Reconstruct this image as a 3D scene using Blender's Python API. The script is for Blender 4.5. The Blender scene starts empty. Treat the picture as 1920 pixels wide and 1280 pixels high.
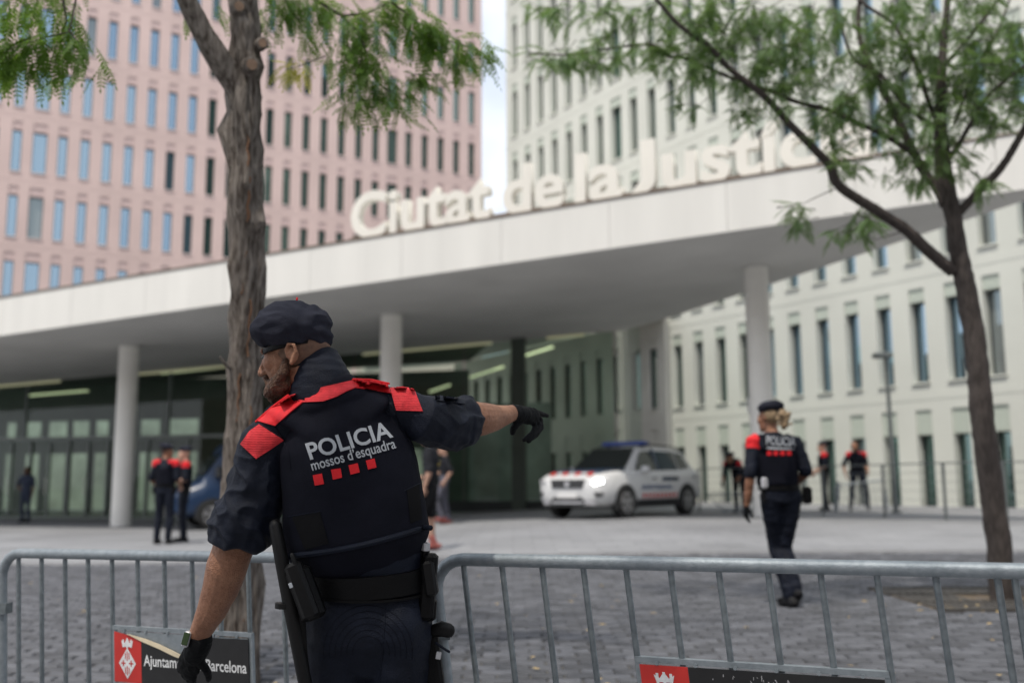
import bpy, bmesh, math, random
import numpy as np
from mathutils import Vector, Matrix, Quaternion, noise
from mathutils.bvhtree import BVHTree
from mathutils.kdtree import KDTree

random.seed(7)
SC = bpy.context.scene
COL = SC.collection
RAD = math.radians
V = Vector

# ------------------------------------------------------------------ camera, sky, sun, exposure
F = 1867.0                                   # focal length in pixels of a 1920 wide frame (35 mm lens)
PITCH, ROLL = RAD(8.1), RAD(-0.3)
CAM = V((0, 0, 1.3))
_f = V((0, math.cos(PITCH), math.sin(PITCH)))
_u0 = V((0, -math.sin(PITCH), math.cos(PITCH)))
_r0 = V((1, 0, 0))
_r = _r0 * math.cos(ROLL) + _u0 * math.sin(ROLL)
_u = _u0 * math.cos(ROLL) - _r0 * math.sin(ROLL)
cam_data = bpy.data.cameras.new('camera')
cam_data.sensor_width = 36.0
cam_data.lens = 36.0 * F / 1920.0
cam_data.clip_start = 0.1
cam_data.clip_end = 3000
cam_data.dof.use_dof = True
cam_data.dof.focus_distance = 3.05
cam_data.dof.aperture_fstop = 1.75
cam = bpy.data.objects.new('camera', cam_data)
COL.objects.link(cam)
cam.matrix_world = Matrix(((_r.x, _u.x, -_f.x, CAM.x), (_r.y, _u.y, -_f.y, CAM.y), (_r.z, _u.z, -_f.z, CAM.z), (0, 0, 0, 1)))
SC.camera = cam

SUN_EL, SUN_AZ = RAD(63), RAD(207)           # azimuth clockwise from +Y: behind the camera and to the left
sun_dir = V((math.sin(SUN_AZ) * math.cos(SUN_EL), math.cos(SUN_AZ) * math.cos(SUN_EL), math.sin(SUN_EL)))
world = bpy.data.worlds.new('World')
SC.world = world
world.use_nodes = True
nt = world.node_tree
nt.nodes.clear()
wo = nt.nodes.new('ShaderNodeOutputWorld')
bg = nt.nodes.new('ShaderNodeBackground')
sky = nt.nodes.new('ShaderNodeTexSky')
sky.sky_type = 'NISHITA'
sky.sun_disc = False
sky.sun_elevation = SUN_EL
sky.sun_rotation = SUN_AZ
sky.air_density = 1.0
sky.dust_density = 2.5
sky.ozone_density = 1.2
# thin bright cloud over the blue
tc = nt.nodes.new('ShaderNodeTexCoord')
cn = nt.nodes.new('ShaderNodeTexNoise')
cn.inputs['Scale'].default_value = 2.6
cn.inputs['Detail'].default_value = 5
cr = nt.nodes.new('ShaderNodeValToRGB')
cr.color_ramp.elements[0].position = 0.30
cr.color_ramp.elements[1].position = 0.56
mx = nt.nodes.new('ShaderNodeMix')
mx.data_type = 'RGBA'
cmap = nt.nodes.new('ShaderNodeMapping')
cmap.inputs['Location'].default_value = (2.3, 0.4, 1.1)
nt.links.new(tc.outputs['Generated'], cmap.inputs['Vector'])
nt.links.new(cmap.outputs[0], cn.inputs['Vector'])
nt.links.new(cn.outputs['Fac'], cr.inputs['Fac'])
nt.links.new(cr.outputs['Color'], mx.inputs['Factor'])
nt.links.new(sky.outputs['Color'], mx.inputs[6])
mx.inputs[7].default_value = (7.0, 7.25, 7.7, 1)
nt.links.new(mx.outputs[2], bg.inputs['Color'])
bg.inputs['Strength'].default_value = 0.15
nt.links.new(bg.outputs[0], wo.inputs['Surface'])
sun_l = bpy.data.lights.new('sun', 'SUN')
sun_l.energy = 2.9
sun_l.angle = RAD(1.5)
sun_l.color = (1.0, 0.93, 0.83)
sun_o = bpy.data.objects.new('sun', sun_l)
COL.objects.link(sun_o)
sun_o.rotation_euler = sun_dir.to_track_quat('Z', 'Y').to_euler()
sun_o.location = sun_dir * 100
SC.view_settings.view_transform = 'Standard'
SC.view_settings.look = 'None'
SC.view_settings.exposure = 0.30
SC.view_settings.gamma = 1.0
SC.view_settings.use_curve_mapping = False
SC.render.engine = 'CYCLES'
SC.cycles.use_denoising = True
SC.cycles.max_bounces = 8
SC.cycles.transparent_max_bounces = 16
SC.cycles.sample_clamp_indirect = 6

# ------------------------------------------------------------------ helpers
def ray(px, py):
    return (_r * ((px - 960) / F) - _u * ((py - 640) / F) + _f)
def P(px, py, Y):
    d = ray(px, py)
    return CAM + d * (Y / d.y)
def D(px, py, zc):                             # point at depth zc along the optical axis
    return CAM + ray(px, py) * zc
def pxm(Y):
    return F / Y
def hit_plane(px, py, o, n):
    d = ray(px, py)
    t = (V(o) - CAM).dot(n) / d.dot(n)
    return CAM + d * t
def S(t):
    t = max(0.0, min(1.0, t))
    return t * t * (3 - 2 * t)
def g(x, y):                                  # height of the paving: rises gently towards the entrance
    z = 0.26 * S((y - 3.2) / 4.5)
    z += 0.29 * S((y - 10) / 9) * S((x + 6) / 9)
    z -= 0.10 * S((y - 14) / 10) * S((-x - 2) / 8)
    return z

class MB:
    def __init__(s):
        s.v = []; s.f = []; s.m = []; s.lab = []
    def add(s, vs, fs, mi=0):
        b = len(s.v)
        s.v.extend([tuple(p) for p in vs])
        s.f.extend([tuple(i + b for i in f) for f in fs])
        s.m.extend([mi] * len(fs))
        return s
    def quad(s, a, b, c, d, mi=0):
        return s.add([a, b, c, d], [(0, 1, 2, 3)], mi)
    def box(s, c, d, M=None, mi=0):
        vs = []
        for z in (-.5, .5):
            for x, y in ((-.5, -.5), (.5, -.5), (.5, .5), (-.5, .5)):
                p = V((x * d[0], y * d[1], z * d[2]))
                if M is not None: p = M @ p
                vs.append(p + V(c))
        return s.add(vs, [(3, 2, 1, 0), (4, 5, 6, 7), (0, 1, 5, 4), (1, 2, 6, 5), (2, 3, 7, 6), (3, 0, 4, 7)], mi)
    def bbox(s, c, d, bv=.01, M=None, mi=0):   # box with chamfered edges
        vs = []; hx, hy, hz = d[0] / 2, d[1] / 2, d[2] / 2
        bv = min(bv, hx * .9, hy * .9, hz * .9)
        rings = []
        for z, k in ((-hz, bv), (-hz + bv, 0), (hz - bv, 0), (hz, bv)):
            x, y = hx - k, hy - k
            c2 = bv
            rings.append([(-x + c2, -y, z), (x - c2, -y, z), (x, -y + c2, z), (x, y - c2, z), (x - c2, y, z), (-x + c2, y, z), (-x, y - c2, z), (-x, -y + c2, z)])
        for r in rings:
            for p in r:
                p = V(p)
                if M is not None: p = M @ p
                vs.append(p + V(c))
        fs = []
        for k in range(3):
            for i in range(8):
                j = (i + 1) % 8
                fs.append((k * 8 + i, k * 8 + j, k * 8 + 8 + j, k * 8 + 8 + i))
        fs.append(tuple(range(7, -1, -1))); fs.append(tuple(range(24, 32)))
        return s.add(vs, fs, mi)
    def loft(s, rings, mi=0, cap=True, closed=True):
        n = len(rings[0]); vs = [p for r in rings for p in r]; fs = []
        for k in range(len(rings) - 1):
            for i in range(n if closed else n - 1):
                j = (i + 1) % n
                fs.append((k * n + i, k * n + j, (k + 1) * n + j, (k + 1) * n + i))
        if cap and closed:
            fs.append(tuple(range(n - 1, -1, -1)))
            b = (len(rings) - 1) * n
            fs.append(tuple(range(b, b + n)))
        return s.add(vs, fs, mi)
    def tube(s, pts, rad, n=8, mi=0, hint=None, roundcap=False, flat=1.0):
        pts = [V(p) for p in pts]
        if not isinstance(rad, (list, tuple)): rad = [rad] * len(pts)
        rad = list(rad)
        if roundcap:
            def two(r): return r if isinstance(r, tuple) else (r, r)
            d0 = (pts[0] - pts[1]).normalized(); d1 = (pts[-1] - pts[-2]).normalized()
            r0, r1 = two(rad[0]), two(rad[-1])
            e0, e1 = min(r0), min(r1)
            pre = [pts[0] + d0 * e0 * .97, pts[0] + d0 * e0 * .7]
            post = [pts[-1] + d1 * e1 * .7, pts[-1] + d1 * e1 * .97]
            sc = lambda r, k: (r[0] * k, r[1] * k)
            rad = [sc(r0, .25), sc(r0, .72)] + rad + [sc(r1, .72), sc(r1, .25)]
            pts = pre + pts + post
        rings = []
        h = V(hint) if hint is not None else None
        prev = None
        for i, p in enumerate(pts):
            t = (pts[min(i + 1, len(pts) - 1)] - pts[max(i - 1, 0)])
            if t.length < 1e-9: t = V((0, 0, 1))
            t.normalize()
            if h is not None: a = h - t * h.dot(t)
            elif prev is not None: a = prev - t * prev.dot(t)
            else:
                q = V((0, 1, 0)) if abs(t.y) < .9 else V((1, 0, 0))
                a = t.cross(q)
            if a.length < 1e-6: a = t.orthogonal()
            a.normalize(); prev = a.copy(); b = t.cross(a)
            r = rad[i]
            ra, rb = r if isinstance(r, tuple) else (r, r * flat)
            rings.append([p + a * (ra * math.cos(2 * math.pi * k / n)) + b * (rb * math.sin(2 * math.pi * k / n)) for k in range(n)])
        return s.loft(rings, mi)
    def ell(s, c, r, M=None, n=12, m=8, mi=0):
        vs = []; c = V(c)
        if not isinstance(r, (tuple, list)): r = (r, r, r)
        for j in range(1, m):
            th = math.pi * j / m
            for i in range(n):
                ph = 2 * math.pi * i / n
                p = V((r[0] * math.sin(th) * math.cos(ph), r[1] * math.sin(th) * math.sin(ph), r[2] * math.cos(th)))
                vs.append((M @ p if M is not None else p) + c)
        a = V((0, 0, r[2])); b = V((0, 0, -r[2]))
        vs.append((M @ a if M is not None else a) + c); vs.append((M @ b if M is not None else b) + c)
        fs = []; T = len(vs) - 2; B = T + 1
        for i in range(n):
            j = (i + 1) % n
            fs.append((T, i, j)); fs.append((B, (m - 2) * n + j, (m - 2) * n + i))
            for k in range(m - 2):
                fs.append((k * n + i, (k + 1) * n + i, (k + 1) * n + j, k * n + j))
        return s.add(vs, fs, mi)
    def prism(s, poly, vec, mi=0):             # polygon (3D points) pushed along vec
        n = len(poly); vec = V(vec)
        vs = [V(p) for p in poly] + [V(p) + vec for p in poly]
        fs = [tuple(range(n - 1, -1, -1)), tuple(range(n, 2 * n))]
        for i in range(n):
            j = (i + 1) % n
            fs.append((i, j, n + j, n + i))
        return s.add(vs, fs, mi)
    def mesh(s, name, mats, smooth=False):
        me = bpy.data.meshes.new(name)
        me.from_pydata(s.v, [], s.f)
        for m in (mats if isinstance(mats, (list, tuple)) else [mats]): me.materials.append(m)
        if any(s.m): me.polygons.foreach_set('material_index', s.m)
        bm = bmesh.new(); bm.from_mesh(me)
        bmesh.ops.recalc_face_normals(bm, faces=bm.faces)
        bm.to_mesh(me); bm.free()
        if smooth: shade(me)
        me.update()
        return me
    def build(s, name, mats, parent=None, smooth=False, **kw):
        return link(name, s.mesh(name, mats, smooth), parent, **kw)

def shade(me, ang=40):
    me.polygons.foreach_set('use_smooth', [True] * len(me.polygons))
    try: me.set_sharp_from_angle(angle=RAD(ang))
    except Exception: pass
def link(name, data, parent=None, label=None, cat=None, group=None, kind=None, loc=None):
    o = bpy.data.objects.new(name, data)
    COL.objects.link(o)
    if loc is not None: o.location = loc
    if parent is not None:
        o.parent = parent
        o.matrix_parent_inverse = Matrix.Translation(-(gloc(parent)))
    tag(o, label, cat, group, kind)
    return o
def gloc(o):                                   # things are placed by translation only; parts are modelled in place
    return V(o.location) if o.parent is None else V((0, 0, 0))
def tag(o, label=None, cat=None, group=None, kind=None):
    if label: o['label'] = label
    if cat: o['category'] = cat
    if group: o['group'] = group
    if kind: o['kind'] = kind
    return o
def thing(name, label, cat, loc=(0, 0, 0), group=None):
    return link(name, None, None, label, cat, group, loc=loc)
def evaluated(me, mods):                        # mesh through modifiers, without operators
    o = bpy.data.objects.new('tmp', me); COL.objects.link(o)
    for typ, kw in mods:
        m = o.modifiers.new('m', typ)
        for k, v in kw.items(): setattr(m, k, v)
    dg = bpy.context.evaluated_depsgraph_get(); dg.update()
    r = bpy.data.meshes.new_from_object(o.evaluated_get(dg))
    bpy.data.objects.remove(o); return r

# ------------------------------------------------------------------ materials
def mat(name, col, rough=.6, var=.12, scale=6., bump=0., bscale=60., metal=0., spec=.4, var2=None, stretch=None, detail=4, rnd=0.):
    m = bpy.data.materials.new(name); m.use_nodes = True
    t = m.node_tree; b = t.nodes['Principled BSDF']
    b.inputs['Roughness'].default_value = rough
    b.inputs['Metallic'].default_value = metal
    b.inputs['Specular IOR Level'].default_value = spec
    c = tuple(col) + (1,)
    tcn = t.nodes.new('ShaderNodeTexCoord'); mp = t.nodes.new('ShaderNodeMapping')
    t.links.new(tcn.outputs['Object'], mp.inputs['Vector'])
    if stretch: mp.inputs['Scale'].default_value = stretch
    col_out = None
    if var > 0 or var2:
        nz = t.nodes.new('ShaderNodeTexNoise')
        nz.inputs['Scale'].default_value = scale; nz.inputs['Detail'].default_value = detail
        t.links.new(mp.outputs[0], nz.inputs['Vector'])
        rp = t.nodes.new('ShaderNodeValToRGB')
        rp.color_ramp.elements[0].position = .3; rp.color_ramp.elements[1].position = .7
        lo = var2 if var2 else tuple(x * (1 - var) for x in col)
        hi = col if var2 else tuple(min(1, x * (1 + var)) for x in col)
        rp.color_ramp.elements[0].color = tuple(lo) + (1,); rp.color_ramp.elements[1].color = tuple(hi) + (1,)
        t.links.new(nz.outputs['Fac'], rp.inputs['Fac'])
        col_out = rp.outputs['Color']
        if rnd > 0:
            oi = t.nodes.new('ShaderNodeObjectInfo'); gm = t.nodes.new('ShaderNodeNewGeometry')
            ad = t.nodes.new('ShaderNodeMath'); ad.operation = 'ADD'
            t.links.new(oi.outputs['Random'], ad.inputs[0]); t.links.new(gm.outputs['Random Per Island'], ad.inputs[1])
            fr = t.nodes.new('ShaderNodeMath'); fr.operation = 'FRACT'; t.links.new(ad.outputs[0], fr.inputs[0])
            mr = t.nodes.new('ShaderNodeMapRange'); mr.inputs[3].default_value = 1 - rnd; mr.inputs[4].default_value = 1 + rnd
            t.links.new(fr.outputs[0], mr.inputs[0])
            hs = t.nodes.new('ShaderNodeHueSaturation'); t.links.new(mr.outputs[0], hs.inputs['Value']); t.links.new(col_out, hs.inputs['Color'])
            col_out = hs.outputs[0]
        t.links.new(col_out, b.inputs['Base Color'])
    else: b.inputs['Base Color'].default_value = c
    if bump > 0:
        n2 = t.nodes.new('ShaderNodeTexNoise'); n2.inputs['Scale'].default_value = bscale; n2.inputs['Detail'].default_value = 6
        t.links.new(mp.outputs[0], n2.inputs['Vector'])
        bp = t.nodes.new('ShaderNodeBump'); bp.inputs['Strength'].default_value = bump; bp.inputs['Distance'].default_value = .02
        t.links.new(n2.outputs['Fac'], bp.inputs['Height']); t.links.new(bp.outputs[0], b.inputs['Normal'])
    return m
def emis(name, col, st):
    m = bpy.data.materials.new(name); m.use_nodes = True; b = m.node_tree.nodes['Principled BSDF']
    b.inputs['Base Color'].default_value = tuple(col) + (1,)
    b.inputs['Emission Color'].default_value = tuple(col) + (1,); b.inputs['Emission Strength'].default_value = st
    return m
def glass(name, tint, refl=1.0, rough=.01, back=None):
    """window glass: clear or tinted seen straight on, mirror-like at a slant; back = colour of the dim room for opaque panes"""
    m = bpy.data.materials.new(name); m.use_nodes = True; t = m.node_tree; t.nodes.clear()
    out = t.nodes.new('ShaderNodeOutputMaterial')
    mixn = t.nodes.new('ShaderNodeMixShader'); gl = t.nodes.new('ShaderNodeBsdfGlossy'); gl.inputs['Roughness'].default_value = rough
    fr = t.nodes.new('ShaderNodeFresnel'); fr.inputs['IOR'].default_value = 1.5
    ml = t.nodes.new('ShaderNodeMath'); ml.operation = 'MULTIPLY'; ml.use_clamp = True; ml.inputs[1].default_value = refl
    t.links.new(fr.outputs[0], ml.inputs[0]); t.links.new(ml.outputs[0], mixn.inputs[0])
    if back is None:
        tr = t.nodes.new('ShaderNodeBsdfTransparent'); tr.inputs[0].default_value = tuple(tint) + (1,)
    else:
        tr = t.nodes.new('ShaderNodeBsdfDiffuse'); tr.inputs[0].default_value = tuple(back) + (1,)
        gl.inputs['Color'].default_value = tuple(tint) + (1,)
    t.links.new(tr.outputs[0], mixn.inputs[1]); t.links.new(gl.outputs[0], mixn.inputs[2])
    t.links.new(mixn.outputs[0], out.inputs[0]); return m

M_pink = mat('pink_concrete', (.60, .465, .435), .85, .06, .35, .12, 25, spec=.2)
M_green = mat('pale_green_concrete', (.545, .555, .505), .85, .06, .35, .12, 25, spec=.2)
M_grey = mat('shaded_front_concrete', (.58, .565, .52), .85, .10, .5, .12, 25, spec=.2)  # green building's shaded stretch as a separate colour, lightened to suit the shade
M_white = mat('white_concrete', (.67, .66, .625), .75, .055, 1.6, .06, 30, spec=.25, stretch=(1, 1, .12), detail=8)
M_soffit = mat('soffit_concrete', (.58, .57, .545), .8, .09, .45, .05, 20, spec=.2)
M_column = mat('column_paint', (.82, .80, .75), .6, .05, 1.2, .04, 30)
M_coping = mat('bronze_coping', (.16, .12, .09), .5, .2, 2)
M_panel_p = mat('pink_shutter', (.55, .42, .40), .7, .06, 2)
M_panel_g = mat('green_shutter', (.42, .46, .40), .7, .06, 2)
M_frame_d = mat('dark_metal', (.035, .04, .04), .45, .1, 4, metal=.3)
M_reveal_p = M_pink
M_glass_skytint = glass('window_glass_a', (.60, .82, 1.0), 9.5, .015, (.03, .045, .055))  # mirrored sky put into the panes as a blue tint
M_glass_green = glass('window_glass_b', (.62, .85, .80), 5.0, .015, (.02, .035, .034))
M_glass_blind = glass('window_glass_blind', (.70, .88, .95), 4.0, .02, (.16, .17, .165))
M_hall_glass = glass('hall_glass', (.72, .92, .79), 1.0)
M_slab = None
# ------------------------------------------------------------------ ground
def slab_material():
    m = mat('paving_slabs', (.235, .24, .25), .8, .17, .45, .10, 40, spec=.25)
    t = m.node_tree; b = t.nodes['Principled BSDF']
    src = b.inputs['Base Color'].links[0].from_socket
    tcn = t.nodes.new('ShaderNodeTexCoord'); br = t.nodes.new('ShaderNodeTexBrick')
    br.inputs['Scale'].default_value = 1.0; br.inputs['Brick Width'].default_value = .6; br.inputs['Row Height'].default_value = .4
    br.inputs['Mortar Size'].default_value = .006; br.inputs['Color1'].default_value = (1, 1, 1, 1); br.inputs['Color2'].default_value = (.84, .84, .85, 1); br.inputs['Mortar'].default_value = (.5, .5, .5, 1)
    t.links.new(tcn.outputs['Object'], br.inputs['Vector'])
    mm = t.nodes.new('ShaderNodeMix'); mm.data_type = 'RGBA'; mm.blend_type = 'MULTIPLY'; mm.inputs[0].default_value = 1
    t.links.new(src, mm.inputs[6]); t.links.new(br.outputs['Color'], mm.inputs[7]); t.links.new(mm.outputs[2], b.inputs['Base Color'])
    return m
M_slab = slab_material()
SY0, SY1, SX = 4.6, 13.6, 9.0                      # the band of small setts
M_sett = mat('basalt_sett', (.074, .077, .087), .7, .22, 9, .25, 60, spec=.35, rnd=.34)
M_mortar = mat('sett_mortar', (.07, .068, .065), .9, .2, 8)
def ground():
    xs = sorted(set([-400, -120, -60, -40, -30, -24] + [-20 + i for i in range(41)] + [-SX, SX] + [24, 30, 40, 60, 120, 400]))
    ys = sorted(set([-300, -120, -60, -40, -20, -10, -5] + [i * .6 for i in range(51)] + [SY0, SY1, 34, 40, 50, 60, 90, 150, 400, 1500]))
    b = MB(); n = len(ys)
    vs = [(x, y, g(x, y) - (.05 if (-SX < x < SX and SY0 < y < SY1) else 0)) for x in xs for y in ys]
    fs = []; mi = []
    for i in range(len(xs) - 1):
        for j in range(n - 1):
            fs.append((i * n + j, (i + 1) * n + j, (i + 1) * n + j + 1, i * n + j + 1))
    b.add(vs, fs)
    o = b.build('plaza_ground', M_slab, smooth=True, kind='structure')
ground()
# mortar bed and setts
mb = MB()
xs = [-SX + .02 + i * (2 * SX - .04) / 18 for i in range(19)]; ys = [SY0 + .02 + j * (SY1 - SY0 - .04) / 15 for j in range(16)]
for i in range(18):
    for j in range(15):
        mb.quad(*[(x, y, g(x, y) - .014) for x, y in ((xs[i], ys[j]), (xs[i + 1], ys[j]), (xs[i + 1], ys[j + 1]), (xs[i], ys[j + 1]))])
road = mb.build('sett_paving', M_mortar, kind='structure')
def sett_shape(w, d, h=.05):
    b = MB(); k = .010
    x, y = w / 2, d / 2
    rings = [[(-x, -y, -h), (x, -y, -h), (x, y, -h), (-x, y, -h)], [(-x, -y, -k), (x, -y, -k), (x, y, -k), (-x, y, -k)], [(-x + k, -y + k, 0), (x - k, -y + k, 0), (x - k, y - k, 0), (-x + k, y - k, 0)]]
    b.loft([[V(p) for p in r] for r in rings]); return b
sett_proto = [sett_shape(.188, .09).mesh('sett', M_sett), sett_shape(.192, .088).mesh('sett', M_sett), sett_shape(.184, .092).mesh('sett', M_sett)]
stuff = MB(); unit = sett_shape(.188, .09); nset = 0
rows = int((SY1 - SY0 - .06) / .1)
for r in range(rows):
    y = SY0 + .08 + r * .1
    half = min(SX - .15, .56 * y + .35)
    n = int(half / .2)
    for i in range(-n, n + 1):
        x = i * .2 + (.1 if r % 2 else 0) + random.uniform(-.004, .004)
        z = g(x, y) + random.uniform(-.004, .004)
        if y > 5.55 and nset < 300 and abs(x) < .53 * y:
            o = bpy.data.objects.new('sett', sett_proto[nset % 3]); COL.objects.link(o)
            o.parent = road; o.location = (x, y, z)
            o.rotation_euler = (random.uniform(-.03, .03) + .05, random.uniform(-.03, .03), random.uniform(-.02, .02)); nset += 1
        else:
            tx, ty = random.uniform(-.03, .03), random.uniform(-.03, .03) + .04
            stuff.add([(p[0] + x, p[1] + y, p[2] + z + p[0] * tx + p[1] * ty) for p in unit.v], unit.f)
link('setts', stuff.mesh('setts', M_sett), road, kind='stuff')
# dark kerb band between setts and slabs
kb = MB()
M_kerb = mat('kerb_stone', (.16, .16, .165), .75, .15, 3, .1, 40)
for i in range(30):
    x0 = -SX + i * .6; yy = SY1 + .15
    kb = MB().bbox((x0 + .3, yy, g(x0 + .3, yy) - .02), (.592, .29, .05), .006)
    kb.build('kerb_stone', M_kerb, parent=None) if False else None
    o = kb.build('kerb_stone', M_kerb, parent=road)
# fallen leaves
lf = MB(); M_fallen = mat('fallen_leaf', (.42, .30, .12), .8, .3, 30)
def leafbit(b, x, y, z, r):
    a = random.uniform(0, 6.28); c, s_ = math.cos(a), math.sin(a)
    pts = [(-1, 0), (0, .4), (1, 0), (0, -.4)]
    b.add([(x + (p[0] * c - p[1] * s_) * r, y + (p[0] * s_ + p[1] * c) * r, z + random.uniform(0, .006)) for p in pts], [(0, 1, 2, 3)])
for k in range(170):
    if k < 90: x, y = random.gauss(4.1, .5), random.gauss(8.4, .25)
    else: y = random.uniform(5.5, 12); x = random.uniform(-.5 * y, .5 * y)
    leafbit(lf, x, y, g(x, y) + .012, random.uniform(.015, .035))
lf.build('fallen_leaves', M_fallen, kind='stuff')

# ------------------------------------------------------------------ towers
def facade_building(name, label, o, d, u_cols, u0, u1, z0, z1, rows, w, wide, rev, depth, mwall, mpanel, glassmats, glass_pick, wide_cols=(), ground=None, sillm=None):
    """one building; its street front carries a grid of window openings. d = direction along the front, rows = (sill, glass top, head)"""
    o = V((o[0], o[1], 0)); d = V((d[0], d[1], 0)).normalized(); n = V((d.y, -d.x, 0))
    if n.y > 0: n = -n                                # outward, towards the camera side
    root = thing(name, label, 'building', loc=(o.x, o.y, 0))
    Q = lambda u, z, k=0.0: o + d * u + V((0, 0, z)) + n * k
    wall = MB()
    cols = [(u, (wide if i in wide_cols else w)) for i, u in enumerate(u_cols)]
    cols.sort()
    zs = z0
    for (a, gt, b) in rows:
        wall.quad(Q(u0, zs), Q(u1, zs), Q(u1, a), Q(u0, a)); zs = b
        x = u0
        for u, ww in cols:
            wall.quad(Q(x, a), Q(u - ww / 2, a), Q(u - ww / 2, b), Q(x, b)); x = u + ww / 2
            l, r = u - ww / 2, u + ww / 2
            wall.quad(Q(l, a), Q(l, a, -rev), Q(l, b, -rev), Q(l, b)); wall.quad(Q(r, a, -rev), Q(r, a), Q(r, b), Q(r, b, -rev))
            wall.quad(Q(l, a), Q(r, a), Q(r, a, -rev), Q(l, a, -rev)); wall.quad(Q(l, b, -rev), Q(r, b, -rev), Q(r, b), Q(l, b))
        wall.quad(Q(x, a), Q(u1, a), Q(u1, b), Q(x, b))
    wall.quad(Q(u0, zs), Q(u1, zs), Q(u1, z1), Q(u0, z1))
    wall.quad(Q(u0, z0), Q(u0, z0, -depth), Q(u0, z1, -depth), Q(u0, z1)); wall.quad(Q(u1, z0, -depth), Q(u1, z0), Q(u1, z1), Q(u1, z1, -depth))
    wall.quad(Q(u0, z1), Q(u1, z1), Q(u1, z1, -depth), Q(u0, z1, -depth)); wall.quad(Q(u1, z0, -depth), Q(u0, z0, -depth), Q(u0, z1, -depth), Q(u1, z1, -depth))
    me = bpy.data.meshes.new('wall'); me.from_pydata(wall.v, [], wall.f); me.materials.append(mwall)
    link('wall', me, root)
    # string courses, slightly proud
    for k, (a, gt, b) in enumerate(rows):
        if k == 0: continue
        zc = (rows[k - 1][2] + a) / 2
        MB().box((o + d * ((u0 + u1) / 2) + V((0, 0, zc)) + n * -.015), (u1 - u0 - .02, .05, .24), Matrix(((d.x, -n.x, 0), (d.y, -n.y, 0), (0, 0, 1)))).build('string_course', mwall, root)
    e = d if d.x * -n.y + d.y * n.x > 0 else -d
    R3 = Matrix(((e.x, -n.x, 0), (e.y, -n.y, 0), (0, 0, 1)))
    cache = {}
    for ri, (a, gt, b) in enumerate(rows):
        for ci, (u, ww) in enumerate(cols):
            key = (round(ww, 3), round(gt - a, 3), round(b - a, 3))
            if key not in cache:
                f = MB(); t = .035
                f.box((0, .10, (gt - a) + (b - gt) / 2), (ww - .006, .1, b - gt - .004), None, 1)      # shutter box over the glass
                f.box((0, .06, (b - a) - .03), (ww - .01, .07, .05), None, 1)
                for sx in (-1, 1): f.box((sx * (ww / 2 - t / 2 - .004), rev - .05, (gt - a) / 2), (t, .06, gt - a - .006), None, 0)
                f.box((0, rev - .05, t / 2 + .003), (ww - .07, .06, t), None, 0); f.box((0, rev - .05, gt - a - t / 2 - .004), (ww - .08, .06, t), None, 0)
                f.box((0, -.02, -.03), (ww + .08, .10, .055), None, 2)                                   # sill
                pm = MB().quad((-ww / 2 + .03, rev - .03, .03), (ww / 2 - .03, rev - .03, .03), (ww / 2 - .03, rev - .03, gt - a - .03), (-ww / 2 + .03, rev - .03, gt - a - .03))
                cache[key] = (f.mesh('window', [M_frame_d, mpanel, sillm or mwall]), [pm.mesh('pane', gm) for gm in glassmats])
            fm, pms = cache[key]
            w_o = bpy.data.objects.new('window', fm); COL.objects.link(w_o); w_o.parent = root
            M4 = R3.to_4x4(); M4.translation = d * u + V((0, 0, a)); w_o.matrix_local = M4
            p_o = bpy.data.objects.new('pane', pms[glass_pick(u, ri, ci)]); COL.objects.link(p_o); p_o.parent = w_o
            k = random.uniform(-.016, .016); p_o.rotation_euler = (random.uniform(-.006, .006), 0, k)
    return root, Q

dp = hit_plane(4500, 905, (0, 1e6, 0), V((0, 1, 0))); dp = V((dp.x, dp.y, 0)).normalized()
op = P(505, 250, 66)
rows_p = [(16.25 + 4.1 * (k - 1), 18.87 + 4.1 * (k - 1), 19.42 + 4.1 * (k - 1)) for k in range(0, 7)]
M_sill_p = mat('pale_pink_sill', (.66, .56, .54), .8, .05, 2)
pink, Qp = facade_building('pink_tower', 'pink concrete office tower with rows of narrow windows behind the white canopy', (op.x, op.y), (dp.x, dp.y), [.02 + 1.29 * k for k in range(-24, 13)], -31.7, 16.35, -.4, 43.5, rows_p, .56, .82, .30, 22, M_pink, M_panel_p, [M_glass_skytint, M_glass_green, M_glass_blind], lambda u, ri, ci: (2 if random.random() < .10 else 0) if u < -4.6 else (2 if random.random() < .12 else 1), wide_cols=(13, 31), sillm=M_sill_p)  # sky-tinted panes left of the mirrored tower's edge, darker glass beyond
dg = V((-.5211, .8535, 0))
og = P(1314, 806, 39)
rows_g = [(.55, 2.7, 3.45)] + [(4.3 + 3.8 * k, 6.8 + 3.8 * k, 7.22 + 3.8 * k) for k in range(0, 8)]
cols_g = [13.75 - 1.25 * k for k in range(0, 31)]
green, Qg = facade_building('pale_green_tower', 'pale green concrete office building with tall slit windows behind the railing', (og.x, og.y), (dg.x, dg.y), cols_g, -25.0, 14.6, -.6, 36.5, rows_g, .56, .80, .34, 18, M_green, M_panel_g, [M_glass_green, M_glass_skytint, M_glass_blind], lambda u, ri, ci: 2 if random.random() < .12 else (1 if u < -3 and ri > 0 else 0), wide_cols=(7,))
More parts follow.
